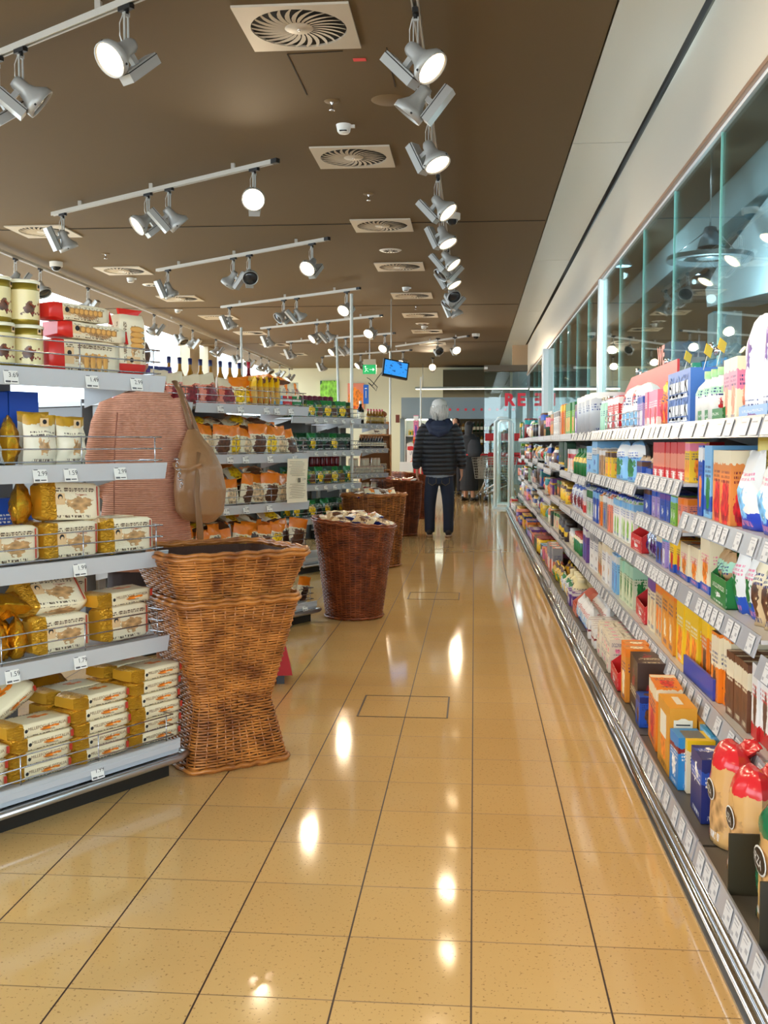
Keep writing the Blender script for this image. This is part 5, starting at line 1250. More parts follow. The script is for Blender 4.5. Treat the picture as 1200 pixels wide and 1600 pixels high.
t = thing('promotion_sign', 'red cardboard sign with red letters WE standing behind the white bags', 'sign', (1.02, 6.25, Z5))
b = MB(); b.prism([(0, -.80, .20), (0, 1.05, .20), (0, 1.15, .25), (0, .75, .36), (0, -.80, .36)], (.012, 0, 0), REDM); b.box((.02, .1, .10), (.01, 1.4, .2), REDM); b.build('board', t)
b = MB(); b.text('WE', .14, REDM, TR((-.004, -.35, .405), rz=-PI / 2) @ Matrix.Rotation(PI / 2, 4, 'X'), bold=.03)
b.build('letters', t)
b = MB(); Yb0, Yb1 = yy_of(986, .775), yy_of(943, .775)
t = thing('wire_basket_tray', 'low wire basket in front of the white bags on the top shelf', 'wire basket', (0, 0, Z5))
for z in (.02, .055, .09): b.tube([(.77, Yb0, z), (.77, Yb1, z), (.96, Yb1, z), (.96, Yb0, z)], .003, CHROME, 5, closed=True)
for k in range(9): yq = Yb0 + (Yb1 - Yb0) * k / 8; b.tube([(.77, yq, .0), (.77, yq, .09)], .002, CHROME, 4)
b.build('wire_frame', t)
run(T5, Z5, X5, 958, 943, 'carton', P('red', 'white', 'white', 'white'), .20, 'red and white carton in the wire basket', 2, d=.09)
run(T5, Z5, X5, 940, 932, 'jar', P('mint', 'mint', 'teal'), .22, 'glass jar with grey lid', 3, d=.08, top=STEEL)
run(T5, Z5, X5, 931, 906, 'can', P('silver', 'white', 'grey', b0=.85, b1=1.2, r=.1), .26, 'tall silver white tin', 4, 1, d=.13)
run(T5, Z5, X5, 905, 899, 'carton', P('dark blue', 'white', 'blue'), .22, 'dark blue and white carton', 2, d=.1)
run(T5, Z5, X5, 898, 892, 'carton', P('violet', 'brown', 'white'), .24, 'violet and brown carton', 2, d=.1)
run(T5, Z5, X5, 891, 880, 'carton', P('light green', 'green', 'orange', b0=.75, b1=1.2), .27, 'light green carton with green top', 3, d=.1)
run(T5, Z5, X5, 879, 871, 'carton', P('orange', 'yellow', 'brown'), .28, 'orange and yellow carton', 3, d=.1)
run(T5, Z5, X5, 870, 862, 'carton', P('white', 'grey', 'black', r=.15), .24, 'white speckled carton', 3, d=.1)
# ----- second highest shelf
X4 = .79; Za, Zb, Zc, Zd = .908 + .049, 1.02 + .049, .965 + .049, .925 + .049
run(T4, Za, X4 - .01, 1225, 1187, 'crate', P('green', 'green', 'white', 'white', r=.1), .12, 'green tray at the right edge', 1, d=.2)
WAVE = P('white', (40, 70, 190), 'light blue', 'pink', b0=-.1, b1=.22, cu=.5, cv=.34, r=.2, t0=.6, t1=.72)
run(T4, Za, X4, 1184, 1159, 'pouch', WAVE, .225, 'white flour like pouch with blue wave, nearer', 1, 2, d=.10)
run(T4, Za, X4, 1157, 1131, 'pouch', WAVE, .235, 'white flour like pouch with blue wave, farther', 1, 2, d=.10)
run(T4, Za, X4, 1129, 1098, 'carton', P((232, 140, 60), 'cream', 'red', 'dark red', b0=.82, b1=1.2, cv=.25, r=.36), .235, 'orange carton with white top and red picture', 2, 2, d=.08)
run(T4, Za, X4, 1096, 1084, 'carton', P('light blue', 'blue', 'green', b0=.1, b1=.3), .25, 'light blue carton with green picture', 1, 2, d=.09)
run(T4, Za, X4, 1083, 1077, 'carton', P('blue', 'white', 'orange'), .25, 'blue carton with orange picture', 1, 2, d=.09)
YB = MB(); YB.box((0, 0, .045), (.26, .30, .09), P((216, 190, 70), (216, 190, 70), 'white', b0=2, b1=3, r=0, t0=2, t1=3))
YB.box((0, -.151, .045), (.12, .002, .075), P('cream', 'cream', 'cream', b0=2, b1=3, r=0, t0=2, t1=3)); YB.box((0, -.153, .045), (.055, .002, .055), M('logo_mag', (180, 20, 70), .5)); YB.text('RE', .026, WHITEP, TR((0, -.155, .056), rx=PI / 2)); YB.text('WE', .026, WHITEP, TR((0, -.155, .032), rx=PI / 2))
YB.box((-.131, 0, .045), (.002, .26, .07), P((226, 206, 110), (226, 206, 110), 'white', b0=2, b1=3, r=0, t0=2, t1=3))
o = put(YB.build('carton', link=False), 'carton', mat=TR((.98, 3.08, Za + .185), rz=.04)); tag(o, 'flat yellow carton with a dark red square logo lying above the white pouches', 'carton')
o = MB().box((1.0, 3.10, Za + .085), (.24, .32, .165), P('dark red', 'dark red', 'dark red', b0=2, b1=3, r=0, t0=2, t1=3)).build('carton'); tag(o, 'dark red carton under the flat yellow one', 'carton')
for q, (yq, hq, lb) in enumerate(((3.45, .24, 'tall dark blue carton behind the orange cartons'), (3.72, .25, 'tall blue carton behind the light blue one'))):
    o = MB().box((1.03, yq, Za + hq / 2), (.12, .24, hq), P('blue', 'blue', 'white', 'white', b0=2, b1=3, r=.12, cu=.2, cv=.7)).build('carton'); tag(o, lb + ' on the second highest shelf', 'carton')
run(T4, Zb, X4, 1068, 1058, 'carton', P('yellow', 'pink', 'orange'), .15, 'yellow and pink carton', 2, d=.07)
run(T4, Zb, X4, 1056, 1012, 'carton', P('red', 'salmon', 'white', 'white', b0=.3, b1=.7, t0=.1, t1=.25, cv=.1, r=.12), .15, 'red carton with white lettering', 5, 2, d=.07)
run(T4, Zb, X4, 1010, 986, 'crate', P('blue', 'blue', 'white', 'white', r=.12, cv=.2), .19, 'tall blue tray with cut out side', 1, d=.26)
run(T4, Zb, X4 + .02, 1008, 988, 'pouch', P('brown', 'tan', 'cream'), .14, 'brown pouch in the blue tray', 3, 2, d=.06)
run(T4, Zc, X4, 984, 953, 'bag', P('light blue', 'white', 'green', 'blue', b0=.6, b1=.9, cv=.35, r=.25), .215, 'pale blue bag with landscape picture', 2, 1, d=.10)
run(T4, Zc, X4, 951, 942, 'carton', P('yellow', 'brown', 'orange'), .15, 'yellow and brown carton', 2, 2, d=.08)
run(T4, Zc, X4, 941, 930, 'carton', P('tan', 'white', 'brown'), .16, 'tan and white carton', 2, 2, d=.08)
run(T4, Zc, X4, 929, 913, 'carton', P('light blue', 'white', 'blue', b0=.6, b1=.8, r=.1), .22, 'large pale blue carton', 2, d=.25)
run(T4, Zc, X4, 912, 896, 'bottle', P('green', 'yellow', 'red', b0=.55, b1=.75), .20, 'green bottle with yellow band', 6, 1, d=.08, top=M('cap_green', (20, 110, 50), .4))
run(T4, Zc, X4, 895, 884, 'carton', P('white', 'red', 'orange', b0=.6, b1=.8), .19, 'white carton with red band', 4, 1, d=.08)
run(T4, Zd, X4, 883, 870, 'carton', P('dark green', 'yellow', 'pink', b0=.0, b1=.1, r=.05), .24, 'slim dark green carton with pink foot', 4, 1, d=.08)
run(T4, Zd, X4, 869, 862, 'jar', P('brown', 'white', 'blue'), .16, 'brown jar with white label', 4, 1, d=.08)
# ----- extra shelf of the third bay
Ze = .84 + .049
for (a, b_, c) in ((1060, 1050, ('salmon', 'orange')), (1049, 1040, ('light green', 'light blue')), (1038, 1024, ('blue', 'violet')), (1022, 1010, ('lilac', 'blue')), (1008, 988, ('blue', 'brown'))):
    run('narrow extra shelf', Ze, X4, a, b_, 'carton', P(c[0], c[1], 'white', r=.12), .115, '%s carton with %s band' % c, 2, 2, d=.07)
# ----- middle shelf
X3 = .79; Zf, Zg = .60 + .049, .646 + .049
run('middle shelf nearest bay', Zf, X3, 1235, 1204, 'pouch', P('yellow', 'red', 'orange', b0=.3, b1=.55), .24, 'yellow and red bread stick pouch', 2, 1, d=.08)
run('middle shelf nearest bay', Zf, X3, 1202, 1184, 'pouch', P('cream', 'salmon', 'brown'), .27, 'cream pasta pouch', 2, 2, d=.08)
run(T3, Zg, X3, 1183, 1160, 'pouch', P('beige', 'cream', 'brown', b0=.6, b1=.9), .225, 'beige paper pouch with brown picture', 2, 2, d=.08)
run(T3, Zg, X3, 1158, 1127, 'pouch', P('white', 'blue', 'green', 'pink', b0=.0, b1=.25, cv=.38, r=.2), .235, 'white pouch with blue foot and vegetable picture', 2, 2, d=.08)
run(T3, Zg, X3 - .01, 1125, 1098, 'crate', P('green', 'green', 'white', 'white', r=.1), .20, 'green tray with a tall back', 1, d=.22)
run(T3, Zg + .006, X3 + .01, 1122, 1101, 'pouch', P('tan', 'mint', 'green', b0=.6, b1=.8), .165, 'tan pouch in the green tray', 2, 2, d=.07)
run(T3, Zg, X3, 1096, 1053, 'carton', P('cream', 'blue', 'orange', 'pink', b0=-.1, b1=.16, cv=.42, r=.25), .185, 'white carton with orange pastry and blue foot', 3, 2, d=.10)
run(T3, Zg, X3 + .24, 1100, 1068, 'carton', P((220, 170, 40), (220, 170, 40), 'dark red', 'white', b0=2, b1=3, r=.08, cv=.7), .24, 'yellow carton with small oval logo behind the white ones', 3, 1, d=.07)
run(T3, Zg, X3, 1051, 1040, 'carton', P('yellow', 'blue', 'red', b0=.0, b1=.25), .15, 'yellow carton with blue foot', 2, 2, d=.08)
run(T3, Zg, X3, 1039, 1028, 'carton', P('lilac', 'turquoise', 'white'), .17, 'lilac carton with turquoise band', 2, 2, d=.08)
run(T3, Zg, X3, 1027, 1018, 'carton', P('blue', 'cream', 'brown'), .12, 'low blue carton with cream band', 2, 2, d=.08)
run(T3, Zg, X3, 1017, 1000, 'pouch', P('silver', 'blue', 'violet', rough=.2, metal=.6), .15, 'shiny silver foil pouch', 3, 2, d=.07)
run(T3, Zg, X3 - .005, 998, 983, 'crate', P('red', 'red', 'white', 'white', r=.12), .17, 'tall red tray with cut out side', 1, d=.28)
MILK = P('white', 'light blue', 'light green', 'blue', b0=.84, b1=1.2, cv=.3, r=.26, t0=.6, t1=.8)
run(T3, Zg, X3, 982, 952, 'drink', MILK, .225, 'white milk carton with green and blue print', 7, 3, d=.08)
run(T3, Zg, X3, 951, 946, 'drink', P('salmon', 'white', 'brown'), .22, 'salmon drink carton', 2, 2, d=.08)
run(T3, Zg, X3, 945, 938, 'drink', P('grey', 'white', 'blue'), .22, 'pale grey drink carton', 2, 2, d=.08)
run(T3, Zg, X3, 937, 932, 'drink', P('orange', 'cream', 'brown'), .21, 'orange drink carton', 2, 2, d=.08)
run(T3, Zg, X3, 931, 922, 'drink', P('blue', 'light blue', 'white'), .22, 'blue drink carton', 4, 2, d=.08)
run(T3, Zg, X3, 921, 913, 'drink', P('white', 'green', 'green', b0=.7, b1=.95), .22, 'white drink carton with green top', 4, 2, d=.08)
run(T3, Zg, X3, 912, 907, 'carton', P('white', 'red', 'red', b0=.1, b1=.4), .18, 'white carton with red foot', 3, 1, d=.08)
run(T3, Zg, X3, 906, 886, 'pouch', P('white', 'blue', 'dark red', 'blue', b0=.82, b1=.95, cv=.4, r=.32), .19, 'white pouch with blue top and dark red picture', 4, 2, d=.10)
run(T3, Zg, X3, 885, 874, 'jar', P('yellow', 'brown', 'orange'), .16, 'yellow jar with gold lid', 6, 1, d=.08)
run(T3, Zg, X3, 873, 862, 'carton', P('brown', 'green', 'orange'), .15, 'brown carton with green band', 5, 1, d=.08)
# ----- second lowest shelf
X2 = .79; Z2 = .323 + .049
run(T2, Z2, X2, 1235, 1198, 'carton', P((50, 50, 140), 'violet', 'yellow', 'white', b0=.55, b1=.75, cv=.25, r=.28), .235, 'blue violet biscuit carton at the right edge', 2, 1, d=.07)
run(T2, Z2, X2, 1196, 1163, 'carton', P('white', 'red', 'brown', 'red', b0=-.1, b1=.2, cu=.6, cv=.42, r=.26), .215, 'white carton with red foot and chocolate picture', 3, 1, d=.07)
CHOC = P((110, 66, 40), 'cream', 'brown', 'cream', b0=.62, b1=.88, cv=.3, r=.2)
run(T2, Z2, X2, 1161, 1130, 'carton', CHOC, .20, 'brown carton with cream panel', 3, 2, d=.08)
run(T2, Z2, X2, 1128, 1108, 'carton', P('orange', 'cream', 'brown', b0=.5, b1=.95, cv=.25, r=.25), .225, 'orange carton with cream panel', 2, 2, d=.08, top=M('carton_brown_top', (110, 70, 45), .5))
PICK = P('yellow', 'yellow', 'orange', 'white', b0=2, b1=3, cu=.5, cv=.28, r=.3, t0=.58, t1=.75)
run(T2, Z2, X2, 1106, 1086, 'carton', P('orange', 'yellow', 'brown', 'white', b0=.75, b1=1.1, cu=.6, cv=.3, r=.28), .23, 'orange carton with yellow top and dark lid edge', 2, 2, d=.07, top=M('carton_brown_top', (110, 70, 45), .5))
run(T2, Z2, X2, 1084, 1052, 'carton', PICK, .245, 'bright yellow carton with long biscuits printed on it', 3, 2, d=.07, top=M('carton_red_top', (170, 90, 60), .5))
run(T2, Z2, X2 - .014, 1108, 1068, 'carton', P((60, 74, 170), (60, 74, 170), 'blue', b0=2, b1=3, r=0, t0=2, t1=3), .075, 'low plain blue card strip', 1, 1, d=.010, zoff=-.005)
run(T2, Z2, X2, 1050, 1030, 'carton', P((232, 150, 30), 'orange', 'cream', b0=.8, b1=1.2, cv=.3, r=.15), .27, 'tall orange carton', 2, 3, d=.08)
run(T2, Z2, X2, 1028, 1018, 'carton', P('beige', 'orange', 'orange'), .25, 'tall beige and orange carton', 2, 2, d=.08)
run(T2, Z2, X2, 1017, 1005, 'carton', P('cream', 'violet', 'beige', b0=.7, b1=1.2), .26, 'tall cream carton with violet top', 2, 2, d=.08)
run(T2, Z2, X2 - .005, 1003, 985, 'crate', P('red', 'red', 'white', 'white', r=.12), .18, 'red tray with an empty cut out', 1, d=.25)
run(T2, Z2, X2, 983, 962, 'drink', P((216, 224, 190), 'mint', 'green', 'green', b0=.7, b1=1.1, cv=.45, r=.22), .235, 'pale green drink carton', 5, 2, d=.08)
run(T2, Z2, X2, 961, 953, 'drink', P('light blue', 'white', 'blue'), .235, 'pale blue drink carton', 3, 2, d=.08)
run(T2, Z2, X2, 951, 939, 'carton', P('white', 'cream', 'tan', r=.1), .24, 'tall plain white carton', 2, 2, d=.14)
run(T2, Z2, X2, 938, 931, 'carton', P('cream', 'orange', 'brown', b0=.1, b1=.4), .21, 'cream carton with orange foot', 2, 2, d=.08)
run(T2, Z2, X2, 930, 916, 'carton', P('white', 'grey', 'brown', r=.06), .24, 'tall white tray carton', 3, 2, d=.14)
run(T2, Z2, X2, 915, 907, 'carton', P('violet', 'white', 'blue'), .23, 'violet and white carton', 4, 1, d=.08)
run(T2, Z2, X2, 906, 895, 'jar', P('green', 'cream', 'dark green'), .15, 'green jar with red lid', 5, 2, d=.08, top=M('lid_red', (200, 40, 30), .4))
run(T2, Z2, X2, 894, 886, 'jar', P('cream', 'white', 'red'), .13, 'cream jar with white lid', 5, 1, d=.08, top=WHITEP)
run(T2, Z2, X2, 885, 873, 'jar', P('dark brown', 'yellow', 'brown', b0=.3, b1=.6), .17, 'dark jar with yellow band and dark lid', 6, 2, d=.08, top=M('lid_dark', (50, 40, 34), .4))
run(T2, Z2, X2, 872, 862, 'carton', P('cream', 'green', 'red'), .16, 'cream carton with green band', 6, 1, d=.08)
# ----- lowest deck
X1 = .63; Z1 = .137
ROLL = P((200, 208, 232), (50, 80, 200), (50, 80, 200), 'blue', b0=.35, b1=.6, cv=.15, r=.12)
run(T1, Z1, X1, 1265, 1201, 'pouch', ROLL, .19, 'pale pouch with blue square at the lower right corner', 2, 1, d=.12)
BREADG = P((206, 160, 100), (20, 110, 70), 'tan', 'white', b0=.74, b1=1.3, cu=.7, cv=.3, r=.2, rough=.18, t0=2, t1=3, side=((20, 110, 70), .20, .38))
BREADR = P((212, 166, 104), (214, 44, 50), 'tan', 'white', b0=.78, b1=1.3, cu=.7, cv=.3, r=.2, rough=.18, t0=2, t1=3, side=((214, 44, 50), .20, .36))
def breadbag(w, d, h, m, edge, tx):
    b = MB(); T0 = Matrix.Rotation(-PI / 2, 4, 'Z'); b.pillow(w, h, d, m, T0, int(w * 1000), nx=12, nz=18, bottom=1.0, wr=.0035, dome=.72)
    E_ = M('bread_' + tx, edge, .3)
    b.ball((-d / 2 - .002, -.0, h * .52), w * .25, M('oval_rim', (220, 220, 214), .4), 20, sx=.05, sz=.62); b.ball((-d / 2 - .003, 0, h * .52), w * .225, M('oval_black', (28, 26, 24), .4), 20, sx=.05, sz=.60)
    b.text(tx, w * .15, WHITEP, TR((-d / 2 - .004 - w * .012, 0, h * .52), rz=-PI / 2) @ Matrix.Rotation(PI / 2, 4, 'X') @ Matrix.Rotation(-.15, 4, 'Z'))
    me = b.build('bread_bag', link=False)
    c = MB(); c.pillow(w * .5, h * .26, .03, M('clear_bag_top_' + tx, edge, .2), T0 @ TR((0, d * .1, h * .86), rx=-1.0), 8, nx=10, nz=6, wr=.008, top=.6); return me, c.build('gathered_top', link=False)
for (a, b_, m, ed, tx, X_, lb) in ((1198, 1158, BREADG, (20, 110, 70), 'RZA', X1, 'green ended bread bag with black oval logo on the lowest shelf'), (1146, 1118, BREADR, (214, 44, 50), 'UZA', X1, 'red ended bread bag with black oval logo, nearer one'), (1114, 1090, BREADR, (214, 44, 50), 'OZA', X1, 'red ended bread bag with black oval logo, farther one'), (1216, 1160, BREADG, (20, 110, 70), 'RZA', X1 + .17, 'green ended bread bag in the second row of the lowest shelf'), (1160, 1122, BREADR, (214, 44, 50), 'UZA', X1 + .17, 'red ended bread bag in the second row of the lowest shelf')):
    ya, yb = yy_of(a, X_), yy_of(b_, X_); me, tp = breadbag(yb - ya - .01, .105, .27 if X_ == X1 else .172, m, ed, tx)
    o = put(me, 'bread_bag', mat=TR((X_ + .07, (ya + yb) / 2, Z1))); tag(o, lb, 'bread'); put(tp, 'gathered_top', o)
for x_, lb in ((1204, 'dark upright divider between green bread and pale pouch'), (1153, 'dark upright divider between red and green bread bags')):
    o = MB().box((X1 + .16, yy_of(x_, X1), Z1 + .075), (.36, .006, .15), M('divider_olive', (50, 44, 24), .5)).build('shelf_divider'); tag(o, lb + ' on the lowest shelf', 'divider')
run(T1, Z1, X1, 1088, 1071, 'carton', P('dark blue', 'blue', 'white', 'white', b0=.6, b1=.8, cu=.5, cv=.7, r=.13), .185, 'narrow dark blue carton with small red square', 1, 1, d=.09)
run(T1, Z1, X1 + .10, 1108, 1086, 'carton', P((70, 160, 214), 'light blue', 'white', 'white'), .235, 'light blue carton in the rows behind the dark blue one', 1, 4, d=.08)
run(T1, Z1, X1 + .02, 1070, 1058, 'carton', P('cream', 'yellow', 'orange', b0=.8, b1=1.2), .165, 'yellow topped cream carton', 1, 5, d=.085, top=M('carton_yellow', (236, 190, 30), .5))
run(T1, Z1, X1, 1057, 1046, 'carton', P((40, 130, 200), 'dark red', 'white', 'white', b0=.70, b1=.80, cv=.4, r=.2), .165, 'blue carton with red band', 1, 5, d=.085, top=M('carton_blue_top', (50, 140, 205), .45))
JUICE = P((216, 150, 40), (216, 150, 40), 'orange', 'brown', b0=2, b1=3, cu=.5, cv=.35, r=.2, t0=2, t1=3)
def juice(w, d, h):
    b = MB(); b.box((0, 0, h / 2), (d, w, h), JUICE, top=M('juice_top', (232, 160, 40), .45)); L_ = M('juice_label', (232, 226, 204), .5)
    b.lathe([(0, 0), (.026, 0)], L_, 14, TR((0, -w / 2 - .001, h * .74), rx=PI / 2)); b.box((0, -w / 2 - .001, h * .76), (.06, .001, .03), L_); b.box((0, -w / 2 - .002, h * .76), (.045, .001, .004), INK); b.box((0, -w / 2 - .002, h * .70), (.03, .001, .003), INK)
    b.box((-d / 2 - .001, 0, h * .66), (.001, w * .5, h * .35), L_); b.box((0, 0, h + .001), (.022, w * .5, .001), L_)
    return b.build('drink_carton', link=False)
ya, yb = yy_of(1045, X1), yy_of(1016, X1); yb = (ya + yb) / 2 + .03; jm_ = juice((yb - ya) - .006, .088, .225); jm2 = juice((yb - ya) - .006, .088, .182)
for r_ in range(4): o = put(jm_ if r_ == 0 else jm2, 'drink_carton', mat=TR((X1 + .046 + .094 * r_, (ya + yb) / 2, Z1))); tag(o, 'amber drink carton with a white shield label, %s from the aisle' % ('first', 'second', 'third', 'fourth')[r_], 'drink carton', 'amber drink cartons')
run(T1, Z1, X1, 1022, 1006, 'carton', P('orange', 'cream', 'red'), .23, 'pale orange carton left of the amber drinks', 1, 4, d=.09)
run(T1, Z1, X1 + .1, 1014, 1001, 'bottle', P('cream', 'orange', 'yellow'), .24, 'cream bottle with blue cap behind the amber drinks', 2, 3, d=.08, top=M('cap_royal', (40, 50, 150), .4))
run(T1, Z1, X1, 1000, 994, 'carton', P('blue', 'dark blue', 'brown'), .12, 'low blue carton', 1, 2, d=.08)
run(T1, Z1, X1, 992, 978, 'carton', P((62, 40, 28), (62, 40, 28), 'dark red', 'cream', b0=2, b1=3, cv=.6, r=.13, t0=.3, t1=.45), .22, 'dark brown carton with small red square', 1, 3, d=.11)
run(T1, Z1, X1, 977, 966, 'carton', P((226, 140, 40), 'orange', 'cream', b0=.85, b1=1.2), .225, 'bright orange tall carton', 2, 3, d=.10)
run(T1, Z1, X1 - .005, 965, 952, 'crate', P('red', 'red', 'white', 'white', r=.12), .17, 'red tray beside the orange cartons', 1, d=.25)
FLOUR = P((232, 222, 200), (232, 222, 200), 'pink', 'dark blue', b0=2, b1=3, cv=.3, r=.14, t0=.55, t1=.8)
run(T1, Z1, X1, 950, 929, 'carton', FLOUR, .078, 'small white carton stacked in a block', 6, 4, d=.075, lv=2)
run(T1, Z1, X1 + .16, 962, 940, 'carton', P((222, 206, 176), (222, 206, 176), 'tan', 'brown', b0=2, b1=3, r=.0, cu=.2, t0=.4, t1=.7), .09, 'cream shipping carton with a bar code lying on the white ones', 2, 2, d=.11, zoff=.158)
run(T1, Z1, X1, 928, 915, 'carton', P('white', 'dark red', 'pink', b0=.4, b1=.5, r=.08), .105, 'white carton with thin red line', 6, 3, d=.08, lv=1)
run(T1, Z1, X1, 914, 899, 'pouch', P('white', 'blue', 'light blue', 'red', b0=-.1, b1=.2, r=.2), .15, 'thin white sachet with blue back standing in file', 14, 3, d=.09, jit=.01)
run(T1, Z1, X1 - .005, 898, 892, 'crate', P('salmon', 'red', 'red', r=.1), .15, 'small red tray', 1, d=.2)
run(T1, Z1, X1 + .05, 900, 886, 'bottle', P((236, 222, 170), 'light blue', 'red', b0=-.1, b1=.3, r=.1), .17, 'cream plastic bottle with pale blue foot', 5, 3, d=.075, top=M('cap_cream', (236, 224, 180), .4))
run(T1, Z1, X1, 891, 885, 'carton', P('violet', 'white', 'white'), .10, 'low violet carton', 3, 2, d=.08)
run(T1, Z1, X1, 884, 872, 'pouch', P('white', 'green', 'yellow'), .12, 'white pouch with green band', 6, 3, d=.08)
run(T1, Z1, X1, 871, 862, 'pouch', P('yellow', 'brown', 'green'), .13, 'yellow pouch with brown band', 6, 3, d=.08)
run(T1, Z1, X1, 861, 853, 'carton', P('salmon', 'grey', 'white', b0=.5, b1=1.0), .22, 'salmon and grey carton', 3, 1, d=.08)
# ----- far bays: short runs of equal goods
rnd = random.Random(99); cols = list(PAL.keys()); DONE = set()
LV = {0: T1, 1: T2, 2: T3, 3: T4, 4: T5}
WT = ['white', 'white', 'cream', 'cream', 'red', 'orange', 'yellow', 'green', 'light green', 'blue', 'light blue', 'violet', 'lilac', 'pink', 'salmon', 'brown', 'beige', 'tan', 'dark green', 'dark red', 'grey', 'mint']
FARB = []
for lv_ in range(5):
    X = .63 if lv_ == 0 else .79; y = yy_of(853 if lv_ == 0 else 862, X) + .01; prev = None; pend = None
    while y < 18.7:
        i = max(k for k in range(15) if J[k] <= y + .05); hz = bay_heights(i)
        z = .137 if lv_ == 0 else hz[lv_ - 1] + .049
        clear = (hz[lv_] - z) if lv_ < 4 else .34
        n = rnd.choice((2, 3, 3, 4)); w_ = rnd.choice((.08, .10, .12, .14)) * (1 if y < 13 else 1.5)
        for _ in range(60):
            base, band, kd = rnd.choice(WT), rnd.choice(['white', 'red', 'yellow', 'blue', 'green', 'brown', 'black', 'orange', 'violet', 'pink', 'dark blue', 'teal']), rnd.choice(['carton'] * 3 + ['pouch'] * 3 + ['jar', 'bottle', 'can', 'can'])
            if base != band and (lv_, base, band, kd) not in DONE: break
        DONE.add((lv_, base, band, kd))
        h_ = min(rnd.uniform(.5, .93) * clear, .30)
        seg = 'middle' if y < 12 else 'far end'
        lab = '%s %s with %s band, %s, %s of right wall' % (base, kd, band, LV[lv_], seg)
        m = P(base, band, rnd.choice(['white', 'brown', 'red', 'green', 'orange']), 'dark blue', b0=rnd.choice((.1, .5, .7)), b1=.92 if rnd.random() < .5 else .8)
        for q in range(n):
            for r_ in range(2 if (lv_ <= 1 and y < 13) else 1):
                if y + w_ > 18.75: break
                if kd == 'carton' and y > 10.5:
                    FARB.append((m, (X + .05 + .11 * r_, y + w_ / 2, z + h_ / 2), (.10, w_ - .006, h_))); continue
                place(kd, m, w_ - .006, .10 if kd in ('carton', 'pouch') else w_, h_, X + .05 + rnd.uniform(0, .02) + .11 * r_, y + w_ / 2, z, lab, lab[:60], CACHE, rz=rnd.uniform(-.06, .06))
            y += w_
        y += rnd.choice((.005, .01, .03))
b = MB()
for m, c_, d_ in FARB: b.box(c_, d_, m)
tag(b.build('small_cartons'), 'many tiny colourful cartons at the far end of the right shelves', 'cartons', None, 'stuff')
# ------------------------------------------------------------------ people
def remesh(o, vox, sm=3):
    m = o.modifiers.new('Remesh', 'REMESH'); m.mode = 'VOXEL'; m.voxel_size = vox; m.use_smooth_shade = True
    s = o.modifiers.new('Smooth', 'SMOOTH'); s.factor = .5; s.iterations = sm
    return o
def hand(b, wrist, d, side, m, s=1.0, curl=.5, fwd=(0, 1, 0)):
    "open hanging hand: palm plus five bent fingers; d points down the hand"
    w_ = Vector(wrist); d = Vector(d).normalized(); f = Vector(fwd); f = (f - d * f.dot(d)).normalized(); n = d.cross(f) * side   # n: towards the palm
    b.loft([(w_ - d * .02, .022 * s, .026 * s), (w_ + d * .02, .020 * s, .032 * s), (w_ + d * .06 * s, .017 * s, .040 * s), (w_ + d * .09 * s, .014 * s, .038 * s)], m, 10)
    for k, (off, L) in enumerate(((.028, .068), (.010, .078), (-.009, .072), (-.026, .056))):
        p = w_ + d * .082 * s + f * off * s; c1 = (d + n * curl * .5).normalized(); c2 = (d + n * curl * 1.3).normalized()
        b.tube([p - d * .01, p + c1 * L * .5 * s, p + c1 * L * .5 * s + c2 * L * .5 * s], [.0095 * s, .009 * s, .0075 * s], m, 8)
    p = w_ + d * .025 * s + f * .03 * s; c1 = (d * .8 + f * .5 + n * .2).normalized()
    b.tube([p, p + c1 * .035 * s, p + (c1 * .3 + d * .7).normalized() * .02 * s + c1 * .035 * s], [.013 * s, .0115 * s, .009 * s], m, 8)
SKIN = M('skin', (206, 150, 118), .55)
def head(b, c, m, s=1.0, yaw=0, tilt=0):
    T = TR(c, rz=yaw, rx=tilt, s=s)
    prof = [(0, -.115), (.035, -.112), (.055, -.09), (.068, -.05), (.074, 0), (.078, .04), (.073, .075), (.052, .103), (.025, .116), (0, .118)]
    b.lathe(prof, m, 20, T, True, 1.0, 1.22)
    b.loft([((0, .02, -.20), .055, .058), ((0, .0, -.13), .052, .055), ((0, 0, -.06), .055, .058)], m, 14, T=T)
    b.tube([(0, .095, .015), (0, .112, -.02), (0, .100, -.035)], [.008, .014, .011], m, 8) if False else None
    b.loft([((0, .088, .02), .009, .009), ((0, .108, -.018), .015, .014), ((0, .092, -.034), .012, .010)], m, 8, T=T)
    for sx in (-1, 1):
        b.lathe([(0, -.006), (.020, -.005), (.024, 0), (.018, .006), (0, .006)], m, 10, T @ TR((sx * .078, -.005, -.005), ry=PI / 2, rx=0), True, 1.5, .8)
        b.ball((sx * .032, .082, .022), .012, m, 8, T=T)
    b.loft([((-.024, .086, -.060), .004, .004), ((0, .094, -.060), .008, .007), ((.024, .086, -.060), .004, .004)], m, 8, T=T)
def cloth(name, rings_list, m, parent, vox=.012, sm=3, n=18):
    b = MB()
    for r in rings_list: b.loft(r, m, n)
    return remesh(b.build(name, parent), vox, sm)
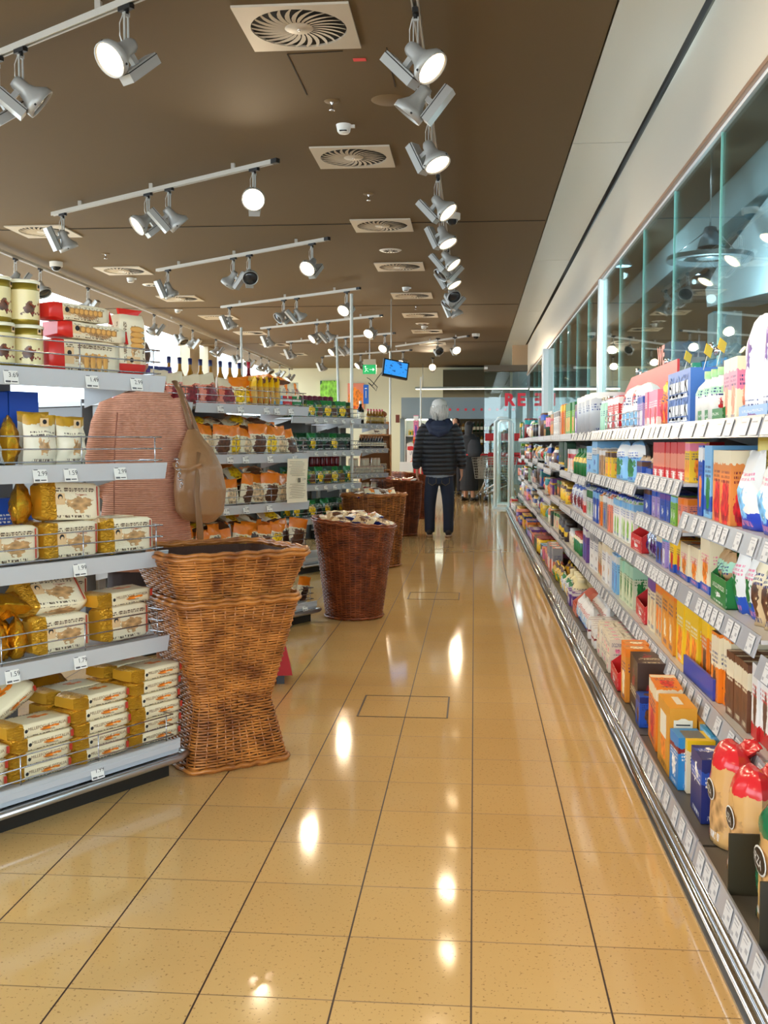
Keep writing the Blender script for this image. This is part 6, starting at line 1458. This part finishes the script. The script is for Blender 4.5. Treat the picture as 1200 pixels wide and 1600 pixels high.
def puffer():
    m, nt, b = newmat('quilted_jacket'); x = NX(nt); tc = x.node('ShaderNodeTexCoord'); sp = x.node('ShaderNodeSeparateXYZ'); nt.links.new(tc.outputs['Object'], sp.inputs[0])
    n = x.node('ShaderNodeTexNoise'); n.inputs['Scale'].default_value = 9; nt.links.new(tc.outputs['Object'], n.inputs['Vector'])
    z = x.m('ADD', sp.outputs[2], x.m('MULTIPLY', n.outputs[0], .012)); f = x.m('FRACT', x.m('MULTIPLY', z, 17.5)); h = x.m('POWER', x.m('SINE', x.m('MULTIPLY', f, PI)), .45)
    bu = x.node('ShaderNodeBump'); bu.inputs['Strength'].default_value = 1.0; bu.inputs['Distance'].default_value = .02; nt.links.new(h, bu.inputs['Height']); nt.links.new(bu.outputs[0], b.inputs['Normal'])
    b.inputs['Base Color'].default_value = lin((40, 42, 48)); b.inputs['Roughness'].default_value = .55
    return m
PUF = puffer(); NAVY = M('hood_navy', (30, 40, 66), .6, bump=(20, .3))
JEAN = M('dark_jeans', (30, 40, 60), .8, bump=(60, .2)); HAIRG = M('grey_hair', (216, 211, 202), .6, bump=(90, .6)); SHOE = M('shoe_dark', (48, 40, 34), .6); SOLE = M('shoe_sole', (176, 140, 108), .6); GREYT = M('grey_shirt', (140, 148, 158), .8)
t = thing('person', 'person with white grey hair in dark quilted jacket and jeans walking away down the aisle', 'person', (-.45, 13.62, 0))
b = MB()
HC = (0, .03, 1.645)
head(b, HC, SKIN, 1.0)
b.loft([((0, 0, .86), .16, .11), ((0, 0, 1.0), .16, .11), ((0, 0, 1.2), .17, .12), ((0, 0, 1.38), .19, .11), ((0, 0, 1.47), .09, .07), ((0, .01, 1.54), .058, .06)], SKIN, 16)
for s in (-1, 1):
    b.loft([((s * .17, 0, 1.42), .055), ((s * .235, -.01, 1.20), .048), ((s * .27, .0, 1.05), .040), ((s * .285, .02, .88), .026)], SKIN, 12)
    fy = .03 if s < 0 else -.02
    b.loft([((s * .085, 0, .90), .08, .08), ((s * .112, .01, .50), .055, .055), ((s * .12, fy, .22), .040, .042), ((s * .12, fy - .01, .07), .034, .034)], SKIN, 12)
    b.loft([((s * .12, fy - .06, .05), .03, .024), ((s * .125, fy + .10, .045), .03, .022)], SKIN, 10)
    hand(b, (s * .287, .025, .87), (s * .04, .12, -1), -s, SKIN, 1.0, .5)
remesh(b.build('body', t), .0075, 2)
b = MB()
b.lathe([(0, -.02), (.085, -.01), (.094, .03), (.094, .06), (.084, .095), (.055, .122), (0, .135)], HAIRG, 20, TR((0, .015, 1.645), s=1.06), True, 1.0, 1.18)
rr = random.Random(3)
for k in range(46):
    a = PI * (1.0 + k / 45) + rr.uniform(-.03, .03); c_, s_ = math.cos(a), math.sin(a); L = rr.uniform(.17, .23) * (1 if s_ < -.25 else .62)
    p = Vector((.086 * c_, .015 + .102 * s_, 1.70)); b.tube([p, p + Vector((.012 * c_, .014 * s_, -L * .5)), p + Vector((.004 * c_, .006 * s_ - .004, -L))], [.016, .015, .006], HAIRG, 6)
for k in range(90):
    a = rr.uniform(PI * .95, PI * 2.05); c_, s_ = math.cos(a), math.sin(a); z0 = rr.uniform(.03, .10); L = rr.uniform(.10, .17)
    q = math.sqrt(max(.05, 1 - (z0 / .14) ** 2)); p = Vector((.094 * c_ * q, .015 + .112 * s_ * q, 1.645 + z0)); w1 = rr.uniform(-.012, .012)
    b.tube([p * 1.0, Vector((.104 * c_ + w1, .015 + .122 * s_, 1.645 + z0 - L * .5)), Vector((.100 * c_ + w1 * 2.5, .01 + .116 * s_, 1.645 + z0 - L))], [.007, .0075, .002], HAIRG, 5)
o = b.build('hair', t)
JK = [[((0, 0, .80), .205, .135), ((0, 0, .86), .225, .15), ((0, 0, 1.05), .225, .155), ((0, 0, 1.25), .235, .155), ((0, -.01, 1.40), .225, .135), ((0, -.01, 1.475), .15, .10), ((0, 0, 1.52), .085, .085)]]
for s in (-1, 1): JK.append([((s * .15, -.01, 1.43), .085), ((s * .215, -.015, 1.33), .085), ((s * .255, -.02, 1.18), .074), ((s * .285, -.01, 1.05), .066), ((s * .298, .01, .93), .055), ((s * .296, .02, .885), .046)])
cloth('quilted_jacket', JK, PUF, t, .011, 2, 22)
b = MB(); b.loft([((-.10, -.045, 1.50), .05, .045), ((-.135, -.10, 1.46), .05, .035), ((-.09, -.145, 1.37), .05, .035), ((0, -.16, 1.335), .055, .035), ((.09, -.145, 1.37), .05, .035), ((.135, -.10, 1.46), .05, .035), ((.10, -.045, 1.50), .05, .045)], NAVY, 12)
b.loft([((0, -.13, 1.34), .09, .04), ((0, -.14, 1.42), .12, .045), ((0, -.11, 1.49), .09, .045)], NAVY, 16); remesh(b.build('hood', t), .011, 3)
b = MB(); b.lathe([(.082, 1.49), (.084, 1.53), (.076, 1.535)], M('blue_collar', (50, 80, 180), .7), 20); b.build('blue_collar', t)
cloth('shirt_hem', [[((.02, -.005, .755), .17, .125), ((0, 0, .85), .19, .135)]], GREYT, t, .012, 1)
TRS = [[((0, 0, .84), .165, .12), ((0, 0, .74), .175, .13), ((0, 0, .68), .15, .12)]]
for s, fy in ((-1, .03), (1, -.02)):
    TRS.append([((s * .085, 0, .76), .095, .115), ((s * .112, .01, .55), .085, .092), ((s * .122, fy, .40), .076, .08), ((s * .122, fy, .22), .068, .074), ((s * .122, fy - .01, .10), .068, .08), ((s * .122, fy - .01, .055), .064, .074)])
cloth('jeans', TRS, JEAN, t, .010, 2)
b = MB()
for s in (-1, 1): b.tube([(s * .085 - .05, -.122, .77), (s * .085 - .05, -.128, .70), (s * .085, -.13, .67), (s * .085 + .05, -.128, .70), (s * .085 + .05, -.122, .77)], .003, M('jeans_stitch', (120, 104, 70), .8), 5)
b.build('pocket_stitching', t)
for s, fy in ((-1, .03), (1, -.02)):
    b = MB(); b.loft([((s * .122, fy - .10, .055), .035, .035), ((s * .122, fy - .05, .06), .042, .045), ((s * .127, fy + .06, .05), .046, .036), ((s * .132, fy + .15, .035), .036, .022)], SHOE, 12); o = b.build('shoe', t)
    b = MB(); b.loft([((s * .122, fy - .115, .016), .036, .014), ((s * .122, fy, .014), .046, .013), ((s * .132, fy + .165, .014), .038, .012)], SOLE, 12); b.build('sole', o)

# woman in the pink cardigan behind the first island
KN, nt, bs = newmat('pink_knit'); x = NX(nt); tc = x.node('ShaderNodeTexCoord'); sp = x.node('ShaderNodeSeparateXYZ'); nt.links.new(tc.outputs['Object'], sp.inputs[0])
f = x.m('SINE', x.m('MULTIPLY', sp.outputs[2], 620.0)); n = x.node('ShaderNodeTexNoise'); n.inputs['Scale'].default_value = 60; nt.links.new(tc.outputs['Object'], n.inputs['Vector'])
nt.links.new(x.mix(x.m('ADD', x.m('MULTIPLY', f, .22), x.m('MULTIPLY', n.outputs[0], .5)), lin((226, 166, 138)), lin((178, 116, 92))), bs.inputs['Base Color']); bs.inputs['Roughness'].default_value = .9
bu = x.node('ShaderNodeBump'); bu.inputs['Distance'].default_value = .003; bu.inputs['Strength'].default_value = .8; nt.links.new(f, bu.inputs['Height']); nt.links.new(bu.outputs[0], bs.inputs['Normal'])
t = thing('person', 'person in a long pink knitted cardigan with a shoulder bag, seen from behind the biscuits', 'person', (-1.60, 5.0, 0), R(8))
b = MB(); head(b, (-.055, .03, 1.61), SKIN, .92)
b.loft([((0, 0, .84), .16, .11), ((0, 0, 1.0), .145, .10), ((0, 0, 1.2), .15, .11), ((0, 0, 1.36), .165, .10), ((0, 0, 1.45), .08, .065), ((0, .01, 1.53), .052, .054)], SKIN, 16)
for s in (-1, 1):
    b.loft([((s * .15, 0, 1.40), .048), ((s * .19, 0, 1.18), .042), ((s * .19, .08, 1.02), .036), ((s * .15, .20, .98), .026)], SKIN, 12)
    b.loft([((s * .085, 0, .88), .085, .085), ((s * .085, .0, .48), .06, .06), ((s * .085, .0, .10), .036, .04)], SKIN, 12)
    b.loft([((s * .085, -.04, .045), .034, .028), ((s * .09, .11, .035), .036, .026)], SKIN, 10)
    hand(b, (s * .148, .205, .98), (-s * .2, 1, -.3), -s, SKIN, .9, .7, fwd=(0, .2, 1))
remesh(b.build('body', t), .0075, 2)
b = MB(); b.lathe([(0, -.03), (.085, -.01), (.096, .03), (.094, .06), (.08, .095), (.05, .118), (0, .13)], M('brown_hair', (84, 56, 36), .6, bump=(90, .5)), 20, TR((-.055, .012, 1.61), s=.94), True, 1, 1.15); b.loft([((-.055, -.06, 1.62), .075, .05), ((-.05, -.07, 1.54), .07, .045), ((-.04, -.06, 1.46), .05, .03)], M('brown_hair', (84, 56, 36)), 14); remesh(b.build('hair', t), .01, 2)
CG = [[((.0, 0, .60), .235, .155), ((0, 0, .85), .215, .15), ((0, 0, 1.05), .19, .135), ((0, 0, 1.25), .185, .13), ((0, 0, 1.38), .18, .115), ((0, 0, 1.46), .12, .085), ((0, 0, 1.50), .07, .07)]]
CG.append([((-.13, 0, 1.42), .07), ((-.185, -.01, 1.30), .07), ((-.215, -.03, 1.15), .065), ((-.215, 0, 1.02), .060), ((-.19, .10, .97), .052), ((-.16, .17, .97), .045)])
CG.append([((.13, 0, 1.42), .07), ((.17, -.005, 1.30), .07), ((.185, .02, 1.12), .062), ((.18, .10, 1.02), .052), ((.155, .17, .98), .045)])
cg = cloth('knitted_cardigan', CG, KN, t, .010, 3, 22)
b = MB(); b.tube([(-.105, -.112, 1.36), (-.115, -.135, 1.2), (-.118, -.15, 1.0), (-.122, -.155, .80), (-.12, -.155, .62)], .004, M('knit_seam', (160, 104, 84), .9), 6); b.build('seam', cg)
cloth('skirt', [[((0, 0, .35), .20, .16), ((0, 0, .60), .185, .15), ((0, 0, .85), .17, .13)]], M('skirt_dark', (60, 50, 52), .8), t)
for s in (-1, 1):
    b = MB(); b.loft([((s * .085, -.09, .05), .03, .03), ((s * .085, 0, .05), .04, .04), ((s * .09, .13, .03), .034, .022)], SHOE, 12); b.build('shoe', t)
# handbag hanging from her shoulder
LE = M('tan_leather', (152, 112, 74), .4, bump=(14, 1.0)); LE2 = M('tan_leather_strap', (136, 100, 66), .5)
t = thing('handbag', 'tan leather shoulder bag with a metal chain hanging at the side of the pink cardigan', 'handbag', (-1.31, 4.93, .87), R(-30))
b = MB()
b.loft([((-.01, 0, -.02), .07, .09), ((0, 0, .02), .105, .125), ((.005, 0, .12), .115, .135), ((-.005, 0, .22), .105, .12), ((-.02, 0, .30), .078, .09), ((-.035, 0, .36), .045, .055), ((-.045, 0, .41), .018, .03)], LE, 20)
b.tube([(-.085, -.09, .25), (-.03, -.118, .22), (.04, -.115, .22), (.09, -.07, .25)], [.008, .010, .010, .008], LE, 6)
for k in range(5): b.tube([(.02 + .02 * k - .05, -.10 + .004 * k * k, .05), (.0 + .012 * k - .04, -.105, .18), (-.05 + .008 * k, -.05, .36)], [.012, .014, .006], LE, 6)
o = b.build('leather_body', t); remesh(o, .007, 2)
b = MB(); b.loft([((-.045, 0, .38), .008, .018), ((-.085, 0, .50), .006, .016), ((-.14, .01, .60), .006, .016), ((-.19, .03, .645), .006, .016), ((-.20, .08, .60), .006, .016), ((-.12, .07, .48), .006, .016), ((-.05, .05, .38), .006, .016)], LE2, 8); b.build('shoulder_strap', t)
b = MB(); b.loft([((.05, -.05, .30), .005, .014), ((.10, -.12, .10), .005, .018), ((.10, -.10, -.06), .005, .022), ((.06, -.06, -.16), .005, .02), ((.0, -.02, -.185), .005, .014)], LE2, 8); b.build('hanging_strap', t)
b = MB()
for k in range(6): b.lathe([(.008, -.003), (.011, 0), (.008, .003), (.006, 0), (.008, -.003)], CHROME, 8, TR((.0 + .006 * k, -.145 - .003 * (k % 2), .27 - .024 * k), rx=PI / 2 * (k % 2), ry=.3), True, 1, 1.5)
b.build('chain', t)

# customers at the far end
def shopper(lb, loc, rz, coat, hairc, hgt=1.0, long=True, pack=False):
    t = thing('person', lb, 'person', loc, rz); S = hgt
    b = MB(); head(b, (0, .03, 1.52 * S), SKIN, .95)
    b.loft([((0, 0, .8 * S), .14, .10), ((0, 0, 1.1 * S), .14, .10), ((0, 0, 1.28 * S), .16, .1), ((0, 0, 1.37 * S), .07, .06), ((0, .01, 1.43 * S), .05, .05)], SKIN, 14)
    for s in (-1, 1):
        b.loft([((s * .15, 0, 1.3 * S), .045), ((s * .2, 0, 1.1 * S), .04), ((s * .21, .1, .95 * S), .028)], SKIN, 10); b.loft([((s * .08, 0, .82 * S), .08, .08), ((s * .08, 0, .08), .036, .04)], SKIN, 10)
        b.loft([((s * .08, -.04, .04), .034, .028), ((s * .085, .12, .03), .034, .024)], SKIN, 8); hand(b, (s * .212, .105, .945 * S), (0, .5, -1), -s, SKIN, .9, .6)
    remesh(b.build('body', t), .009, 1)
    H_ = M('hair_' + hairc, hairc, .6)
    b = MB(); b.lathe([(0, -.03), (.085, -.01), (.094, .03), (.09, .07), (.06, .11), (0, .128)], H_, 16, TR((0, .005, 1.52 * S)), True, 1, 1.12); b.loft([((0, -.05, 1.56 * S), .09, .06), ((0, -.06, 1.42 * S), .085, .05), ((0, -.06, 1.30 * S), .06, .03)], H_, 12); remesh(b.build('hair', t), .012, 2)
    C_ = M('coat_' + coat, coat, .75); zb = .22 if long else .75
    cl = [[((0, 0, zb), .20, .15), ((0, 0, .8 * S), .18, .14), ((0, 0, 1.1 * S), .175, .13), ((0, 0, 1.28 * S), .19, .12), ((0, 0, 1.38 * S), .10, .08)]]
    for s in (-1, 1): cl.append([((s * .14, 0, 1.31 * S), .065), ((s * .2, 0, 1.12 * S), .058), ((s * .215, .08, .98 * S), .045)])
    cloth('coat', cl, C_, t, .014, 2)
    if not long: cloth('trousers', [[((s * .08, 0, .08), .055, .06), ((s * .08, 0, .5), .07, .075), ((s * .06, 0, .84), .095, .10)] for s in (-1, 1)], M('trousers_dark', (34, 32, 36), .8), t, .014, 2)
    for s in (-1, 1): b = MB(); b.loft([((s * .08, -.08, .04), .034, .034), ((s * .085, .14, .03), .036, .022)], SHOE, 10); b.build('shoe', t)
    return t
shopper('person with dark hair and a long black coat with a black rucksack near the trolleys', (-.10, 22.0, 0), R(-20), 'black', 'black', 1.02)
t = thing('rucksack', 'black rucksack on the back of the person in the long black coat', 'rucksack', (.0, 21.78, .92), R(-20))
b = MB(); b.loft([((0, 0, 0), .12, .07), ((0, 0, .08), .15, .085), ((0, 0, .26), .14, .075), ((0, 0, .36), .08, .05)], M('rucksack_black', (30, 30, 34), .7), 16); remesh(b.build('bag_body', t), .012, 2)
MB().loft([((-.09, .05, .1), .012, .006), ((-.10, .09, .3), .012, .006), ((-.08, .12, .42), .012, .006)], M('rucksack_black', (30, 30, 34)), 8).build('strap', t)
shopper('person with short dark hair standing half hidden behind the man at the checkouts', (-.42, 24.6, 0), R(160), 'dark brown', 'dark brown', 1.1, False)
